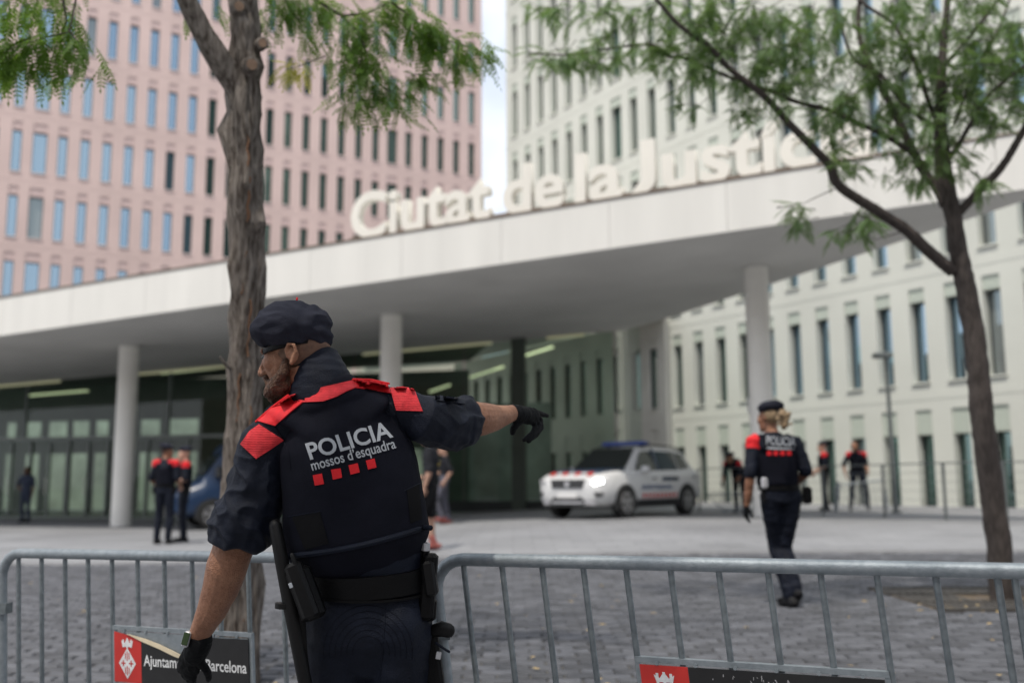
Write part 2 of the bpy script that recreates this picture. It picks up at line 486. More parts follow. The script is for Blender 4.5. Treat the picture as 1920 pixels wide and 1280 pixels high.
# shaded stretch of the green building as a separate grey front, set slightly forward
dgn = V((dg.y, -dg.x, 0)); dgn = -dgn if dgn.y > 0 else dgn
ug = 3.0
ow = V((og.x, og.y, 0)) + dgn * .25
hit = hit_plane(1250, 780, ow, dgn); u_r = (hit - ow).dot(dg)
rows_w = [(.55, 2.7, 3.45), (4.3, 6.8, 7.22)]
cols_w = [u for u in cols_g if u_r + .35 < u < 14.2] + [15.0, 16.25, 17.5]
grey, Qw = facade_building('shaded_front', 'shaded stretch of the green building front with slit windows, built separately in grey', (ow.x, ow.y), (dg.x, dg.y), cols_w, u_r, 20.0, -.6, 8.0, rows_w, .56, .8, .2, .2, M_grey, M_grey, [M_glass_green], lambda u, ri, ci: 0)
# buildings across the street, behind the camera: what the windows mirror
bk = thing('street_block', 'brick apartment block across the street behind the viewer', 'building', loc=(-10, -34, 0))
MB().box((-10, -40, 11), (130, 12, 22)).build('wall', mat('brown_brick', (.22, .16, .12), .85, .2, .4), bk)
tk = thing('far_tower', 'dark green glass tower across the street behind the viewer', 'building', loc=(98, -34, 0))
MB().box((98, -34, 42), (70, 24, 84)).build('wall', mat('tower_cladding', (.07, .10, .095), .6, .3, .15), tk)
# ------------------------------------------------------------------ canopy over the entrance
_a, _b = D(0, 630, 26.0), D(1920, 356, 17.3)
def zs_(x): return _a.z + (_b.z - _a.z) / (_b.x - _a.x) * (x - _a.x)     # underside of the canopy, rising to the right
A = V((_a.x, _a.y, 0)); B = V((_b.x, _b.y, 0)); ab = (B - A).normalized()
for _i in range(200):
    B = B + ab * .01
    _v = V((B.x, B.y, zs_(B.x))) - CAM
    if 960 + F * _v.dot(_r) / _v.dot(_f) > 2031: break
def on_soffit(px, py):
    d = ray(px, py); k = (_b.z - _a.z) / (_b.x - _a.x)
    t = (_a.z - k * _a.x - CAM.z) / (d.z - k * d.x)
    return CAM + d * t
A0 = A - ab * 14
Qc = on_soffit(1250, 597); Qc.z = 0; Gr = on_soffit(1155, 620); Gr.z = 0; Gl = on_soffit(0, 722); Gl.z = 0; print('CANOPY', A, B, Qc, Gr, Gl); gd = (Gr - Gl).normalized(); G0 = Gl - gd * 12
canopy = thing('entrance_canopy', 'long white concrete canopy slab over the glass entrance, pointed at its right end', 'canopy', loc=(A.x, A.y, 0))
plan = [A0, B, Qc, Gr + gd * .3, G0]
an = V((ab.y, -ab.x, 0)); an = -an if an.y > 0 else an     # outward normal of the front
TH = 1.0
cb = MB()
top = [V((p.x, p.y, zs_(p.x) + TH)) for p in plan]; bot = [V((p.x, p.y, zs_(p.x))) for p in plan]
n = len(plan)
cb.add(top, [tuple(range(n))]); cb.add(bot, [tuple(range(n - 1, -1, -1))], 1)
for i in range(n):
    j = (i + 1) % n
    if i == 0: cb.quad(bot[i] - an * .05, bot[j] - an * .05, top[j] - an * .05, top[i] - an * .05)
    else: cb.quad(bot[i], bot[j], top[j], top[i])
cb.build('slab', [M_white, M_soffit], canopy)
L = (B - A0).length; x = 0.0
while x < L - .3:
    w = min(2.35, L - x)
    p0 = A0 + ab * (x + .004); p1 = A0 + ab * (x + w - .004)
    poly = [V((p0.x, p0.y, zs_(p0.x) - .006)), V((p1.x, p1.y, zs_(p1.x) - .006)), V((p1.x, p1.y, zs_(p1.x) + TH)), V((p0.x, p0.y, zs_(p0.x) + TH))]
    MB().prism(poly, an * .06).build('fascia_panel', M_white, canopy)
    x += w
c0, c1 = A0, B
MB().prism([V((c0.x, c0.y, zs_(c0.x) + TH + .002)), V((c1.x, c1.y, zs_(c1.x) + TH + .002)), V((c1.x, c1.y, zs_(c1.x) + TH + .04)), V((c0.x, c0.y, zs_(c0.x) + TH + .04))], an * .085).build('coping', M_coping, canopy)
# hidden roof, added and shaped to shade the facade beside the hall
sh = V((-sun_dir.x, -sun_dir.y, 0)).normalized()
qf = hit_plane(1250, 596, ow + dgn * .02, dgn)
r0 = V((qf.x, qf.y, 0)); r1 = r0 - sh * 4.6
lr = thing('shade_roof', 'hidden flat roof added to shade the facade beside the glass hall', 'roof', loc=(r0.x, r0.y, 0))
MB().prism([V((p.x, p.y, 8.02)) for p in (r0, r1, V((-4, r1.y, 0)), V((-9, 60, 0)), V((r0.x, r0.y, 0)) + dg * 19)], V((0, 0, .3))).build('slab', M_soffit, lr)

def column(px, ytop, Yc, w):
    t = on_soffit(px, ytop); zb = g(t.x, t.y); print('COL', t, zb)
    o = thing('column', COLLAB.pop(0), 'column', loc=(t.x, t.y, zb), group='round columns under the canopy')
    zt = zs_(t.x); b = MB(); r = w / 2
    b.tube([(t.x, t.y, zb - .1), (t.x, t.y, zt + .02)], r, 28); b.build('shaft', M_column, o, smooth=True)
    MB().tube([(t.x, t.y, zt - .05), (t.x, t.y, zt - .002)], r + .03, 28).build('collar', M_soffit, o, smooth=True)
    MB().tube([(t.x, t.y, zb - .1), (t.x, t.y, zb + .03)], r + .02, 28).build('base_ring', M_soffit, o, smooth=True)
    return o
COLLAB = ['round white column standing left of the tree, near the entrance doors', 'round white column behind the pointing policeman', 'round white column behind the policewoman with blond hair']
column(243, 648, 28.9, .56); column(734, 590, 26.3, .56); col_r = column(1417, 500, 22.86, .53)
# small white notice on the right column
tt = P(1412, 760, 22.86 - .28)
MB().box((tt.x, tt.y, tt.z), (.26, .015, .34)).build('notice', mat('paper', (.7, .7, .72), .7, 0), col_r)

# the sign: free standing letters along the front edge
def text_mesh(s, size=1.0, bold=.0, depth=0., res=4, space=1.0):
    cu = bpy.data.curves.new('t', 'FONT'); cu.body = s; cu.size = size; cu.offset = bold; cu.extrude = depth; cu.resolution_u = res; cu.space_character = space
    o = bpy.data.objects.new('t', cu); COL.objects.link(o)
    dgp = bpy.context.evaluated_depsgraph_get(); dgp.update()
    me = bpy.data.meshes.new_from_object(o.evaluated_get(dgp))
    bpy.data.objects.remove(o); bpy.data.curves.remove(cu)
    return me
M_letter = mat('cream_letter_paint', (.72, .695, .63), .55, .04, 1, .05, 20)
sgn = thing('canopy_sign', 'cream block letters reading Ciutat de la Justícia standing on the canopy edge', 'sign', loc=(-1, 21, 6.5))
BOLD = .034
def adv(t):
    a = text_mesh(t + '|', 1.42, BOLD); w = max(v.co.x for v in a.vertices); bpy.data.meshes.remove(a)
    b = text_mesh('|', 1.42, BOLD); w2 = max(v.co.x for v in b.vertices); bpy.data.meshes.remove(b); return w - w2
for wd, xa, xb in (('Ciutat', 657, 919), ('de', 943, 1057), ('la', 1079, 1168), ('Justícia', 1186, 1645)):
    yl = lambda x: 452 - (x - 657) * .163
    wa, wb_ = hit_plane(xa, yl(xa), A, an), hit_plane(xb, yl(xb), A, an)
    f_ = text_mesh(wd, 1.42, BOLD); x0 = min(v.co.x for v in f_.vertices); x1 = max(v.co.x for v in f_.vertices); bpy.data.meshes.remove(f_)
    sx = (wb_ - wa).dot(ab) / (x1 - x0)
    for i, ch in enumerate(wd):
        me = text_mesh(ch, 1.42, BOLD, .11) if ch != 'J' else None
        if me is None:            # J with a full hook to the left
            jb = MB(); cx, cz, ro, ri_ = x0 + .12, .17, .30, .045
            out_ = [(x0 + .12 + ro, 1.04)] + [(cx + ro * math.cos(a), cz + .06 + (ro - .02) * math.sin(a)) for a in [-math.pi * .66 * k / 8 for k in range(9)]]
            inn_ = [(cx + ri_ * math.cos(a), cz + .06 + ri_ * math.sin(a)) for a in [-math.pi * .55 * k / 5 for k in range(6)]][::-1] + [(x0 + .12 + ri_, 1.04)]
            jb.prism([V((a, b_, -.11)) for a, b_ in out_ + inn_], V((0, 0, .22))); me = jb.mesh('letter', [])
        off = (adv(wd[:i]) if i else 0) - x0
        for v in me.vertices:
            p = wa + ab * ((v.co.x + off) * sx)
            v.co = V((p.x, p.y, zs_(p.x) + TH + .075 + v.co.y * 1.02)) + an * (v.co.z - .10)
        me.materials.append(M_letter); link('letter', me, sgn)
sa = hit_plane(657, 450, A, an); sb = hit_plane(1650, 290, A, an)
MB().prism([V((p.x, p.y, zs_(p.x) + TH + .042)) for p in (sa, sb)] + [V((p.x, p.y, zs_(p.x) + TH + .10)) for p in (sb, sa)], -an * .16).build('mounting_rail', M_coping, sgn)

# ------------------------------------------------------------------ glass hall under the canopy
hall = thing('glass_hall', 'dark green glazed entrance hall with metal doors under the canopy', 'building', loc=(Gl.x, Gl.y, 0))
gn = V((gd.y, -gd.x, 0)); gn = -gn if gn.y > 0 else gn
GL = (Gr - G0).length
def Gp(s_, z, k=0.0):
    p = G0 + gd * s_ + gn * k
    return V((p.x, p.y, z))
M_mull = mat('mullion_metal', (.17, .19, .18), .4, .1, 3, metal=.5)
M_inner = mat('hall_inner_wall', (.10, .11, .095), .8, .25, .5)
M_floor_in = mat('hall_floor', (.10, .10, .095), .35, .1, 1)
R_h = Matrix(((gd.x, -gn.x, 0), (gd.y, -gn.y, 0), (0, 0, 1)))
for nm, s0, s1 in (('glazing', 0, 25.6), ('glazing', 25.7, 29.4), ('glazing', 29.5, GL - .1)):
    ztop = lambda s_: zs_((G0 + gd * s_).x) - .02
    zb = min(g(Gp(s0, 0).x, Gp(s0, 0).y), g(Gp(s1, 0).x, Gp(s1, 0).y)) - .1
    me = MB().quad(Gp(s0, zb), Gp(s1, zb), Gp(s1, ztop(s1)), Gp(s0, ztop(s0))).build(nm, M_hall_glass, hall)
# return pane on the right end
e0 = Gp(GL, 0); e1 = e0 - gn * 7.5
MB().quad(V((e0.x, e0.y, .2)), V((e1.x, e1.y, .2)), V((e1.x, e1.y, 7.9)), V((e0.x, e0.y, zs_(e0.x) - .02))).build('glazing', M_hall_glass, hall)
# floor, ceiling, back wall with openings to a bright court
zf = .12
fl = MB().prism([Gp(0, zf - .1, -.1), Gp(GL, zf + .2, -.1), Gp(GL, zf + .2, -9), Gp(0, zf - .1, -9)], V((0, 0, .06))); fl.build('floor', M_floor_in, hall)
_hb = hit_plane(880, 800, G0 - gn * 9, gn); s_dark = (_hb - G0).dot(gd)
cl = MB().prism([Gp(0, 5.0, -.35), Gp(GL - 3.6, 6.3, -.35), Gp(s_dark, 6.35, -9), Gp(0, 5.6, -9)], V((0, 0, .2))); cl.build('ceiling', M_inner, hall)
bw = MB()
MB().prism([Gp(0, -.3, -9), Gp(s_dark, -.3, -9), Gp(s_dark, 6.4, -9), Gp(0, 5.6, -9)], -gn * .2)
_bo = G0 - gn * 9
sb_ = lambda px: (hit_plane(px, 800, _bo, gn) - G0).dot(gd)
ops = [(sb_(a_), sb_(b_)) for a_, b_ in ((15, 30), (52, 77), (93, 126), (138, 167), (181, 203), (265, 300), (318, 372), (505, 540), (560, 610), (760, 800))]
x = 0
for a_, b_ in ops + [(s_dark, None)]:
    bw.quad(Gp(x, -.3, -9), Gp(a_, -.3, -9), Gp(a_, 6, -9), Gp(x, 6, -9))
    if b_:
        bw.quad(Gp(a_, 2.75, -9), Gp(b_, 2.75, -9), Gp(b_, 3.45, -9), Gp(a_, 3.45, -9)); bw.quad(Gp(a_, 4.2, -9), Gp(b_, 4.2, -9), Gp(b_, 6, -9), Gp(a_, 6, -9)); x = b_
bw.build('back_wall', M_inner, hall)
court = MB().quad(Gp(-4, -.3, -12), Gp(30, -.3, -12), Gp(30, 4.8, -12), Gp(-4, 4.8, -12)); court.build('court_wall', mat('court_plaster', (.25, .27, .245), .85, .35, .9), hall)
# mullions, transom and doors
def bar(s0, z0, s1, z1, w, dd, k=.02, name='mullion', m=None):
    a, b = Gp(s0, z0, k), Gp(s1, z1, k); 
    if abs(s1 - s0) < 1e-6: MB().box((a + b) / 2, (w, dd, abs(z1 - z0)), R_h).build(name, m or M_mull, hall)
    else: MB().box((a + b) / 2, ((b - a).length, dd, w), R_h).build(name, m or M_mull, hall)
gz = lambda s_: g(Gp(s_, 0).x, Gp(s_, 0).y)
for s0 in [4.2 + 1.55 * i for i in range(14)]:
    bar(s0, gz(s0) - .05, s0, 2.85, .075, .12)
for s0 in (7.5, 13.2, 18.9, 24.6): bar(s0, 2.98, s0, zs_((G0 + gd * s0).x) - .03, .06, .1)
bar(3.5, 2.92, 25.4, 2.98, .12, .16, name='transom'); bar(3.5, gz(8) + .04, 25.4, gz(20) + .04, .09, .15, name='threshold')
for s0 in [4.2 + 1.55 * i for i in range(2, 10)]:
    bar(s0 + .775, gz(s0), s0 + .775, 2.8, .06, .08, .03, 'door_stile')
    MB().tube([Gp(s0 + .70, 1.0, .09), Gp(s0 + .70, 1.55, .09)], .018, 8).build('door_handle', M_column, hall, smooth=True)
cp = Gp(GL - 3.1, 0, .16)      # dark post in the glass
MB().box((cp.x, cp.y, 3.25), (.42, .3, 6.1), R_h).build('post', mat('dark_green_post', (.06, .075, .06), .5, .1, 2), hall)
bar(GL - 8.5, gz(GL - 6) + .14, GL - .1, gz(GL - 1) + .14, .34, .08, .05, 'plinth', M_frame_d)
M_strip = emis('light_strip', (.95, .90, .60), .45)
for q0, q1, z0_, z1_ in (((972, 671), (1036, 651), 36.6, 35.4), ((880, 708), (943, 688), 38, 36.6), ((804, 735), (842, 722), 39.5, 38.4), ((50, 742), (160, 733), 39, 39), ((300, 700), (400, 690), 38, 38)):
    a, b = D(*q0, z0_), D(*q1, z1_)
    MB().prism([a, b, b + V((0, 0, .05)), a + V((0, 0, .05))], -gn * .22).build('ceiling_light', M_strip, hall)
M_strip2 = emis('soffit_strip', (.80, .80, .50), .10)
for s0, s1 in ((7.2, 8.3), (10.0, 14.6), (17.6, 22.4), (26.0, 30.4), (32.2, 33.4)):
    a, b = Gp(s0, zs_(Gp(s0, 0).x) - .10, .10), Gp(s1, zs_(Gp(s1, 0).x) - .10, .10)
    MB().prism([a, b, b + V((0, 0, .08)), a + V((0, 0, .08))], gn * .05).build('soffit_light', M_strip2, hall)

# ------------------------------------------------------------------ railing, street lamp
M_rail = mat('railing_steel', (.19, .21, .21), .45, .1, 4, metal=.6)
rpts = []
for px, py in ((1312, 952), (1420, 958), (1545, 966), (1660, 974), (1775, 984), (1890, 998), (2030, 1020)):
    Y = 26.0 - 6.4 * (px - 1312) / 463 if px <= 1775 else 19.6 - (px - 1775) / 115 * 1.2
    p = P(px, py, Y); rpts.append(V((p.x, p.y, g(p.x, p.y))))
rl = thing('railing', 'thin steel railing with wires in front of the green building', 'railing', loc=rpts[3])
for p in rpts: MB().box((p.x, p.y, p.z + .54), (.045, .05, 1.10)).build('post', M_rail, rl)
MB().tube([p + V((0, 0, 1.10)) for p in rpts], .013, 8).build('handrail', M_rail, rl, smooth=True)
for h in (.2, .38, .56, .74, .92): MB().tube([p + V((0, 0, h)) for p in rpts], .0045, 5).build('wire', M_rail, rl)
lp = P(1681, 972, 24.0); lz = g(lp.x, lp.y)
lamp = thing('street_lamp', 'slim dark street lamp post with a flat square head by the railing', 'street lamp', loc=(lp.x, lp.y, lz))
hz = P(1660, 668, 24.0).z
MB().tube([(lp.x, lp.y, lz - .1), (lp.x - .03, lp.y, hz)], [.062, .045], 12).build('post', M_rail, lamp, smooth=True)
MB().bbox((lp.x - .12, lp.y - .02, hz + .02), (.42, .34, .13), .03).build('lamp_head', M_rail, lamp)
MB().tube([(lp.x, lp.y, lz - .02), (lp.x, lp.y, lz + .05)], .13, 12).build('base_plate', M_rail, lamp, smooth=True)

# ------------------------------------------------------------------ crowd barriers
M_galv = mat('galvanised_steel', (.27, .30, .325), .55, .28, 38, .12, 120, metal=.55, spec=.5, var2=(.20, .23, .25))
M_galv_b = mat('galvanised_bar', (.21, .24, .255), .48, .25, 38, .10, 120, metal=.65, spec=.5, var2=(.13, .15, .165))
M_red_v = mat('red_vinyl', (.45, .025, .02), .45, .10, 12, .04, 60)
M_blk_v = mat('black_vinyl', (.012, .012, .013), .42, .2, 15, .05, 60)
M_cream = mat('peeled_backing', (.58, .50, .36), .6, .15, 12)
M_lett = mat('sign_white', (.62, .63, .64), .6, .12, 30)
M_scr = mat('scratch', (.33, .33, .34), .7, .3, 60)
def barrier(label, TL, TR, dn, bars, sign, torn, cat='barrier'):
    """TL, TR: ends of the top rail (world), dn: direction of the bars (about one metre long)"""
    ax = (TR - TL); Lb = ax.length; ax.normalize()
    dn = V(dn); nrm = ax.cross(dn).normalized(); nrm = nrm if nrm.y < 0 else -nrm
    T = lambda u, v, k=0.0: TL + ax * u + dn * v + nrm * k
    def uv(px, py):
        q = hit_plane(px, py, TL, nrm) - TL; a = ax.dot(dn); dd = dn.dot(dn); qa, qd = q.dot(ax), q.dot(dn)
        v = (qd - a * qa) / (dd - a * a); return qa - a * v, v
    root = thing('crowd_barrier', label, cat, loc=T(Lb / 2, 1.02), group='steel crowd barriers with city council plates')
    R_ = .021; c = .11
    loop = [T(.0, .93), T(0, .5), T(0, c)] + [T(c - c * math.cos(a), c - c * math.sin(a)) for a in (.3, .6, .95, 1.25)] + [T(c, 0)]
    loop += [T(Lb * t, 0) for t in (.2, .4, .6, .8)] + [T(Lb - c, 0)] + [T(Lb - c + c * math.cos(a), c - c * math.sin(a)) for a in (1.25, .95, .6, .3)] + [T(Lb, c), T(Lb, .5), T(Lb, .93)]
    MB().tube(loop, R_, 14, hint=nrm).build('frame', M_galv, root, smooth=True)
    MB().tube([T(0, .86), T(Lb, .86)], .016, 10).build('bottom_rail', M_galv_b, root, smooth=True)
    for u in [uv(b_, 1050)[0] if isinstance(b_, int) else b_ for b_ in bars]:
        if u > Lb - .05: break
        MB().tube([T(u, .012), T(u, .86)], .0095, 10).build('bar', M_galv_b, root, smooth=True)
        for v in (.026,): pass
    for u in (.22, Lb - .22):
        MB().tube([T(u, .86), T(u, .93)], .018, 8).tube([T(u, .95, .28), T(u, .93, .2), T(u, .93, -.2), T(u, .95, -.28)], .016, 8).build('foot', M_galv, root, smooth=True)
    for v in (.28, .62):
        MB().tube([T(-.0, v, -.0), T(-.045, v), T(-.05, v + .07)], .008, 6).build('hook', M_galv, root, smooth=True)
    MB().box(T(0, .235, 0), (.062, .062, .045)).build('clamp', M_galv_b, root)
    # plate with its frame
    u0, v0 = uv(*sign[0]); u1 = uv(*sign[1])[0]; v1 = v0 + sign[2]
    fr = MB()
    Rm = Matrix((ax, nrm, -dn.normalized())).transposed()
    for v in (v0 - .011, v1 + .011): fr.box(T((u0 + u1) / 2, v, .006), (u1 - u0 + .02, .016, .016), Rm)
    for u in (u0 - .004, u1 + .004): fr.box(T(u, (v0 + v1) / 2, .005), (.014, .014, v1 - v0 + .01), Rm)
    fr.build('plate_frame', M_galv, root)
    MB().box(T((u0 + u1) / 2, (v0 + v1) / 2, .012), (u1 - u0 - .012, .003, v1 - v0 - .004), Rm).build('plate', M_galv, root)
    for i in range(6): MB().tube([T(u0 + (u1 - u0) * (i + .5) / 6, v0 - .004, .012), T(u0 + (u1 - u0) * (i + .5) / 6, v0 - .004, .02)], .006, 8).build('rivet', M_galv, root)
    W_, H_ = u1 - u0, v1 - v0
    ur = u0 + W_ * .215
    kk = .0165
    def flat(poly, m, name, k=kk, th=.0012): MB().prism([T(u0 + W_ * a, v0 + H_ * b, k) for a, b in poly], nrm * th).build(name, m, root)
    if torn:
        flat([(.005, .01), (.215, .13), (.215, .99), (.005, .99)], M_red_v, 'red_field')
        flat([(.217, .13), (.36, .24), (.47, .36), (.56, .46), (.64, .40), (.68, .16), (.72, .03), (.995, .02), (.995, .99), (.217, .99)], M_blk_v, 'black_field')
        flat([(.11, .045), (.25, .12), (.37, .22), (.48, .34), (.555, .43), (.56, .48), (.47, .42), (.36, .30), (.22, .17)], M_cream, 'peeled_edge', kk + .002, .004)
    else:
        flat([(.005, .01), (.215, .01), (.215, .99), (.005, .99)], M_red_v, 'red_field')
        flat([(.217, .01), (.995, .01), (.995, .99), (.217, .99)], M_blk_v, 'black_field')
        sc = MB()
        for i in range(60):
            a, b = random.gauss(.56, .06), random.uniform(.06, .5)
            if random.random() < .25: a = random.uniform(.3, .9)
            l = random.uniform(.004, .02); an_ = random.uniform(-.6, .6) + 1.2
            q = [(a, b), (a + l * math.cos(an_), b + 4 * l * math.sin(an_)), (a + l * math.cos(an_) + .003, b + 4 * l * math.sin(an_)), (a + .003, b)]
            sc.prism([T(u0 + W_ * x_, v0 + H_ * y_, kk + .0014) for x_, y_ in q], nrm * .0004)
        sc.build('scratches', M_scr, root)
    # crest: lozenge with bars and crosses under a crown
    cr_ = MB(); Tq = lambda a, b: T(u0 + W_ * a, v0 + H_ * b, kk + .0016)
    cx, cy, lw, lh = .108, .62, .066, .30
    cr_.prism([Tq(cx, cy - lh), Tq(cx + lw, cy), Tq(cx, cy + lh), Tq(cx - lw, cy)], nrm * .0006)
    for i in range(3): cr_.box(T(u0 + W_ * (cx - .03 + .03 * i), v0 + H_ * .235, kk + .002), (.008, .001, .03 + .008 * (i == 1)), Rm)
    cr_.prism([Tq(cx - .036, .30), Tq(cx + .036, .30), Tq(cx + .045, .17), Tq(cx + .02, .23), Tq(cx, .12), Tq(cx - .02, .23), Tq(cx - .045, .17)], nrm * .0005)
    cr_.build('crest', M_lett, root)
    c2 = MB(); Tr = lambda a, b: T(u0 + W_ * a, v0 + H_ * b, kk + .0024)
    for (dx, dy, rot) in ((-.030, 0, 0), (.030, 0, 0), (0, -.14, 0), (0, .14, 0)):
        if dy: # striped quarters
            for s_ in (-1, 0, 1):
                hh = .09 - abs(s_) * .03
                c2.prism([Tr(cx + s_ * .014 - .003, cy + dy - hh), Tr(cx + s_ * .014 + .003, cy + dy - hh), Tr(cx + s_ * .014 + .003, cy + dy + hh), Tr(cx + s_ * .014 - .003, cy + dy + hh)], nrm * .0005)
        else:
            c2.prism([Tr(cx + dx - .017, cy - .012), Tr(cx + dx + .017, cy - .012), Tr(cx + dx + .017, cy + .012), Tr(cx + dx - .017, cy + .012)], nrm * .0005)
            c2.prism([Tr(cx + dx - .004, cy - .06), Tr(cx + dx + .004, cy - .06), Tr(cx + dx + .004, cy + .06), Tr(cx + dx - .004, cy + .06)], nrm * .0005)
    c2.build('crest_charges', M_red_v, root)
    me = text_mesh('Ajuntament de Barcelona', 1, .012)
    mxx = max(v.co.x for v in me.vertices)
    for v in me.vertices:
        a = .235 + .745 * v.co.x / mxx; v.co = T(u0 + W_ * a, v0 + H_ * (.64 - v.co.y * .30), kk + .0017)
    me.materials.append(M_lett); link('lettering', me, root)
    return root
tl = P(812, 1047, 3.36); tr0 = P(1865, 1069, 2.66)
axr = (tr0 - tl).normalized()
barrier('steel crowd barrier at right with its rail corner beside the policeman', tl, tl + axr * 2.3, (.115, .06, -1.0), [868, 940, 1015, 1092, 1172, 1255, 1345, 1437, 1535, 1640, 1750, 1865] + [1.72 + .1455 * i for i in range(4)], ((1200, 1240), (1662, 1270), .165), False)
tl2 = P(4, 1036, 4.44); tr2 = P(360, 1042, 4.0); axl = (tr2 - tl2).normalized()
Ll = 1.78
barrier('steel crowd barrier at left with a torn city council plate', tl2, tl2 + axl * Ll, (.055, .02, -1.0), [35, 78, 122, 165, 210, 258, 308, 360, 412, 465, 530], ((219, 1180), (472, 1192), .20), True)
# ------------------------------------------------------------------ trees
def bark(name, col, var2, strength=.9):
    m = mat(name, col, .9, .3, 5, 0, 60, spec=.15, var2=var2, stretch=(9, 9, 1.6), detail=8)
    t = m.node_tree; b = t.nodes['Principled BSDF']
    tcn = t.nodes.new('ShaderNodeTexCoord'); mp = t.nodes.new('ShaderNodeMapping'); mp.inputs['Scale'].default_value = (38, 38, 7)
    nz = t.nodes.new('ShaderNodeTexNoise'); nz.inputs['Scale'].default_value = 1; nz.inputs['Detail'].default_value = 8; nz.inputs['Roughness'].default_value = .65
    bp = t.nodes.new('ShaderNodeBump'); bp.inputs['Strength'].default_value = strength; bp.inputs['Distance'].default_value = .02
    t.links.new(tcn.outputs['Object'], mp.inputs['Vector']); t.links.new(mp.outputs[0], nz.inputs['Vector'])
    t.links.new(nz.outputs['Fac'], bp.inputs['Height']); t.links.new(bp.outputs[0], b.inputs['Normal'])
    return m
M_bark = bark('grey_bark', (.27, .24, .215), (.05, .038, .031))
M_bark2 = bark('dark_bark', (.10, .085, .078), (.05, .043, .04), .5)
M_crack = mat('bark_crack', (.16, .085, .05), .9, .3, 40, .5, 90)
M_wood = mat('cut_wood', (.30, .20, .14), .85, .25, 18, .3, 60)
def leaf_mat(name, col, trans):
    m = mat(name, col, .5, .35, 3.0, spec=.3, rnd=.45)
    t = m.node_tree; b = t.nodes['Principled BSDF']; out = t.nodes['Material Output']
    ms = t.nodes.new('ShaderNodeMixShader'); ms.inputs[0].default_value = .45
    tr = t.nodes.new('ShaderNodeBsdfTranslucent'); tr.inputs[0].default_value = tuple(trans) + (1,)
    t.links.new(b.outputs[0], ms.inputs[1]); t.links.new(tr.outputs[0], ms.inputs[2]); t.links.new(ms.outputs[0], out.inputs[0]); return m
M_leaf = leaf_mat('tree_leaf', (.085, .16, .030), (.20, .34, .035))
M_leaf2 = leaf_mat('tree_leaf_cool', (.095, .165, .06), (.17, .27, .07))
M_leaf_y = leaf_mat('tree_leaf_yellowing', (.40, .36, .06), (.4, .4, .05))

def limb(pts, rad, n=12, bump=.12, seed=0, knots=(), mi=0, fine=0.):
    """rough tapered limb through 3D points; knots = (point, height, spread) swellings"""
    P_ = [V(p) for p in pts]; R_ = list(rad); out = []; rr = []
    for i in range(len(P_) - 1):
        k = max(2, int((P_[i + 1] - P_[i]).length / max(.02, R_[i] * .55) / (4 if fine else 1)))
        k = min(k, 26 if not fine else 90)
        for j in range(k):
            t = j / k
            p0 = P_[max(i - 1, 0)]; p1 = P_[i]; p2 = P_[i + 1]; p3 = P_[min(i + 2, len(P_) - 1)]
            out.append(.5 * ((2 * p1) + (p2 - p0) * t + (2 * p0 - 5 * p1 + 4 * p2 - p3) * t * t + (3 * p1 - p0 - 3 * p2 + p3) * t ** 3)); rr.append(R_[i] * (1 - t) + R_[i + 1] * t)
    out.append(P_[-1]); rr.append(R_[-1])
    b = MB(); b.tube(out, rr, n)
    vs = []
    for idx, p in enumerate(b.v):
        p = V(p); r = rr[min(idx // n, len(rr) - 1)]; c = out[min(idx // n, len(out) - 1)]
        d = p - c; d = d.normalized() if d.length > 1e-6 else V((0, 0, 0))
        q = V((p.x / r * .9, p.y / r * .9, p.z / r * .35)) + V((seed, seed * 2, 0))
        k = noise.noise(q) * bump * r * 1.6 + noise.noise(q * 2.7) * bump * r * .8
        if fine:
            f1 = 1 - abs(noise.noise(V((p.x * 34, p.y * 34, p.z * 5.5)))) * 2; f2 = 1 - abs(noise.noise(V((p.x * 60, p.y * 60, p.z * 13)) + V((7, 3, 1)))) * 2
            k -= fine * (max(0, f1) ** 2 * 1.0 + max(0, f2) ** 2 * .5); k += fine * .9 * noise.noise(p * 19)
        for kp, kh, ks in knots:
            dd = (p - kp).length / ks
            if dd < 2.5: k += kh * math.exp(-dd * dd)
        vs.append(tuple(p + d * k))
    b.v = vs
    return b

def leaf_template(npair, L, w, droop):
    """one feathered leaf: leaflets in pairs along a drooping rachis, along +X, as (verts, faces)"""
    vs = []; fs = []
    pos = lambda t: V((L * (t - .10 * droop * t * t), 0, -droop * L * t * t * .55))
    def leaflet(base, d, nrm, ln, wd):
        s_ = d.cross(nrm).normalized() * wd
        b = len(vs)
        vs.extend([base, base + d * ln * .45 + s_ - nrm * wd * .2, base + d * ln, base + d * ln * .45 - s_ - nrm * wd * .2])
        fs.append((b, b + 1, b + 2, b + 3))
    for i in range(npair):
        t = (i + 1.2) / (npair + 1); p = pos(t); ax = (pos(min(1, t + .05)) - pos(t - .05)).normalized()
        up = V((0, 0, 1)); side = ax.cross(up).normalized(); up = side.cross(ax)
        ll = w * (1.0 - .35 * abs(t - .5) * 2)
        for s_ in (-1, 1):
            d = (side * s_ * .86 + ax * .45 - up * random.uniform(.15, .55)).normalized()
            leaflet(p, d, (up + side * s_ * random.uniform(-.2, .5)).normalized(), ll * random.uniform(.85, 1.1), ll * .17)
    leaflet(pos(1), (pos(1) - pos(.9)).normalized(), V((0, 0, 1)), w * .8, w * .14)
    for k in range(4):
        a, c = pos(k / 4), pos((k + 1) / 4); b = len(vs); e = V((0, .0016, 0))
        vs.extend([a - e, a + e, c + e, c - e]); fs.append((b, b + 1, b + 2, b + 3))
    return np.array([tuple(v) for v in vs]), np.array(fs)
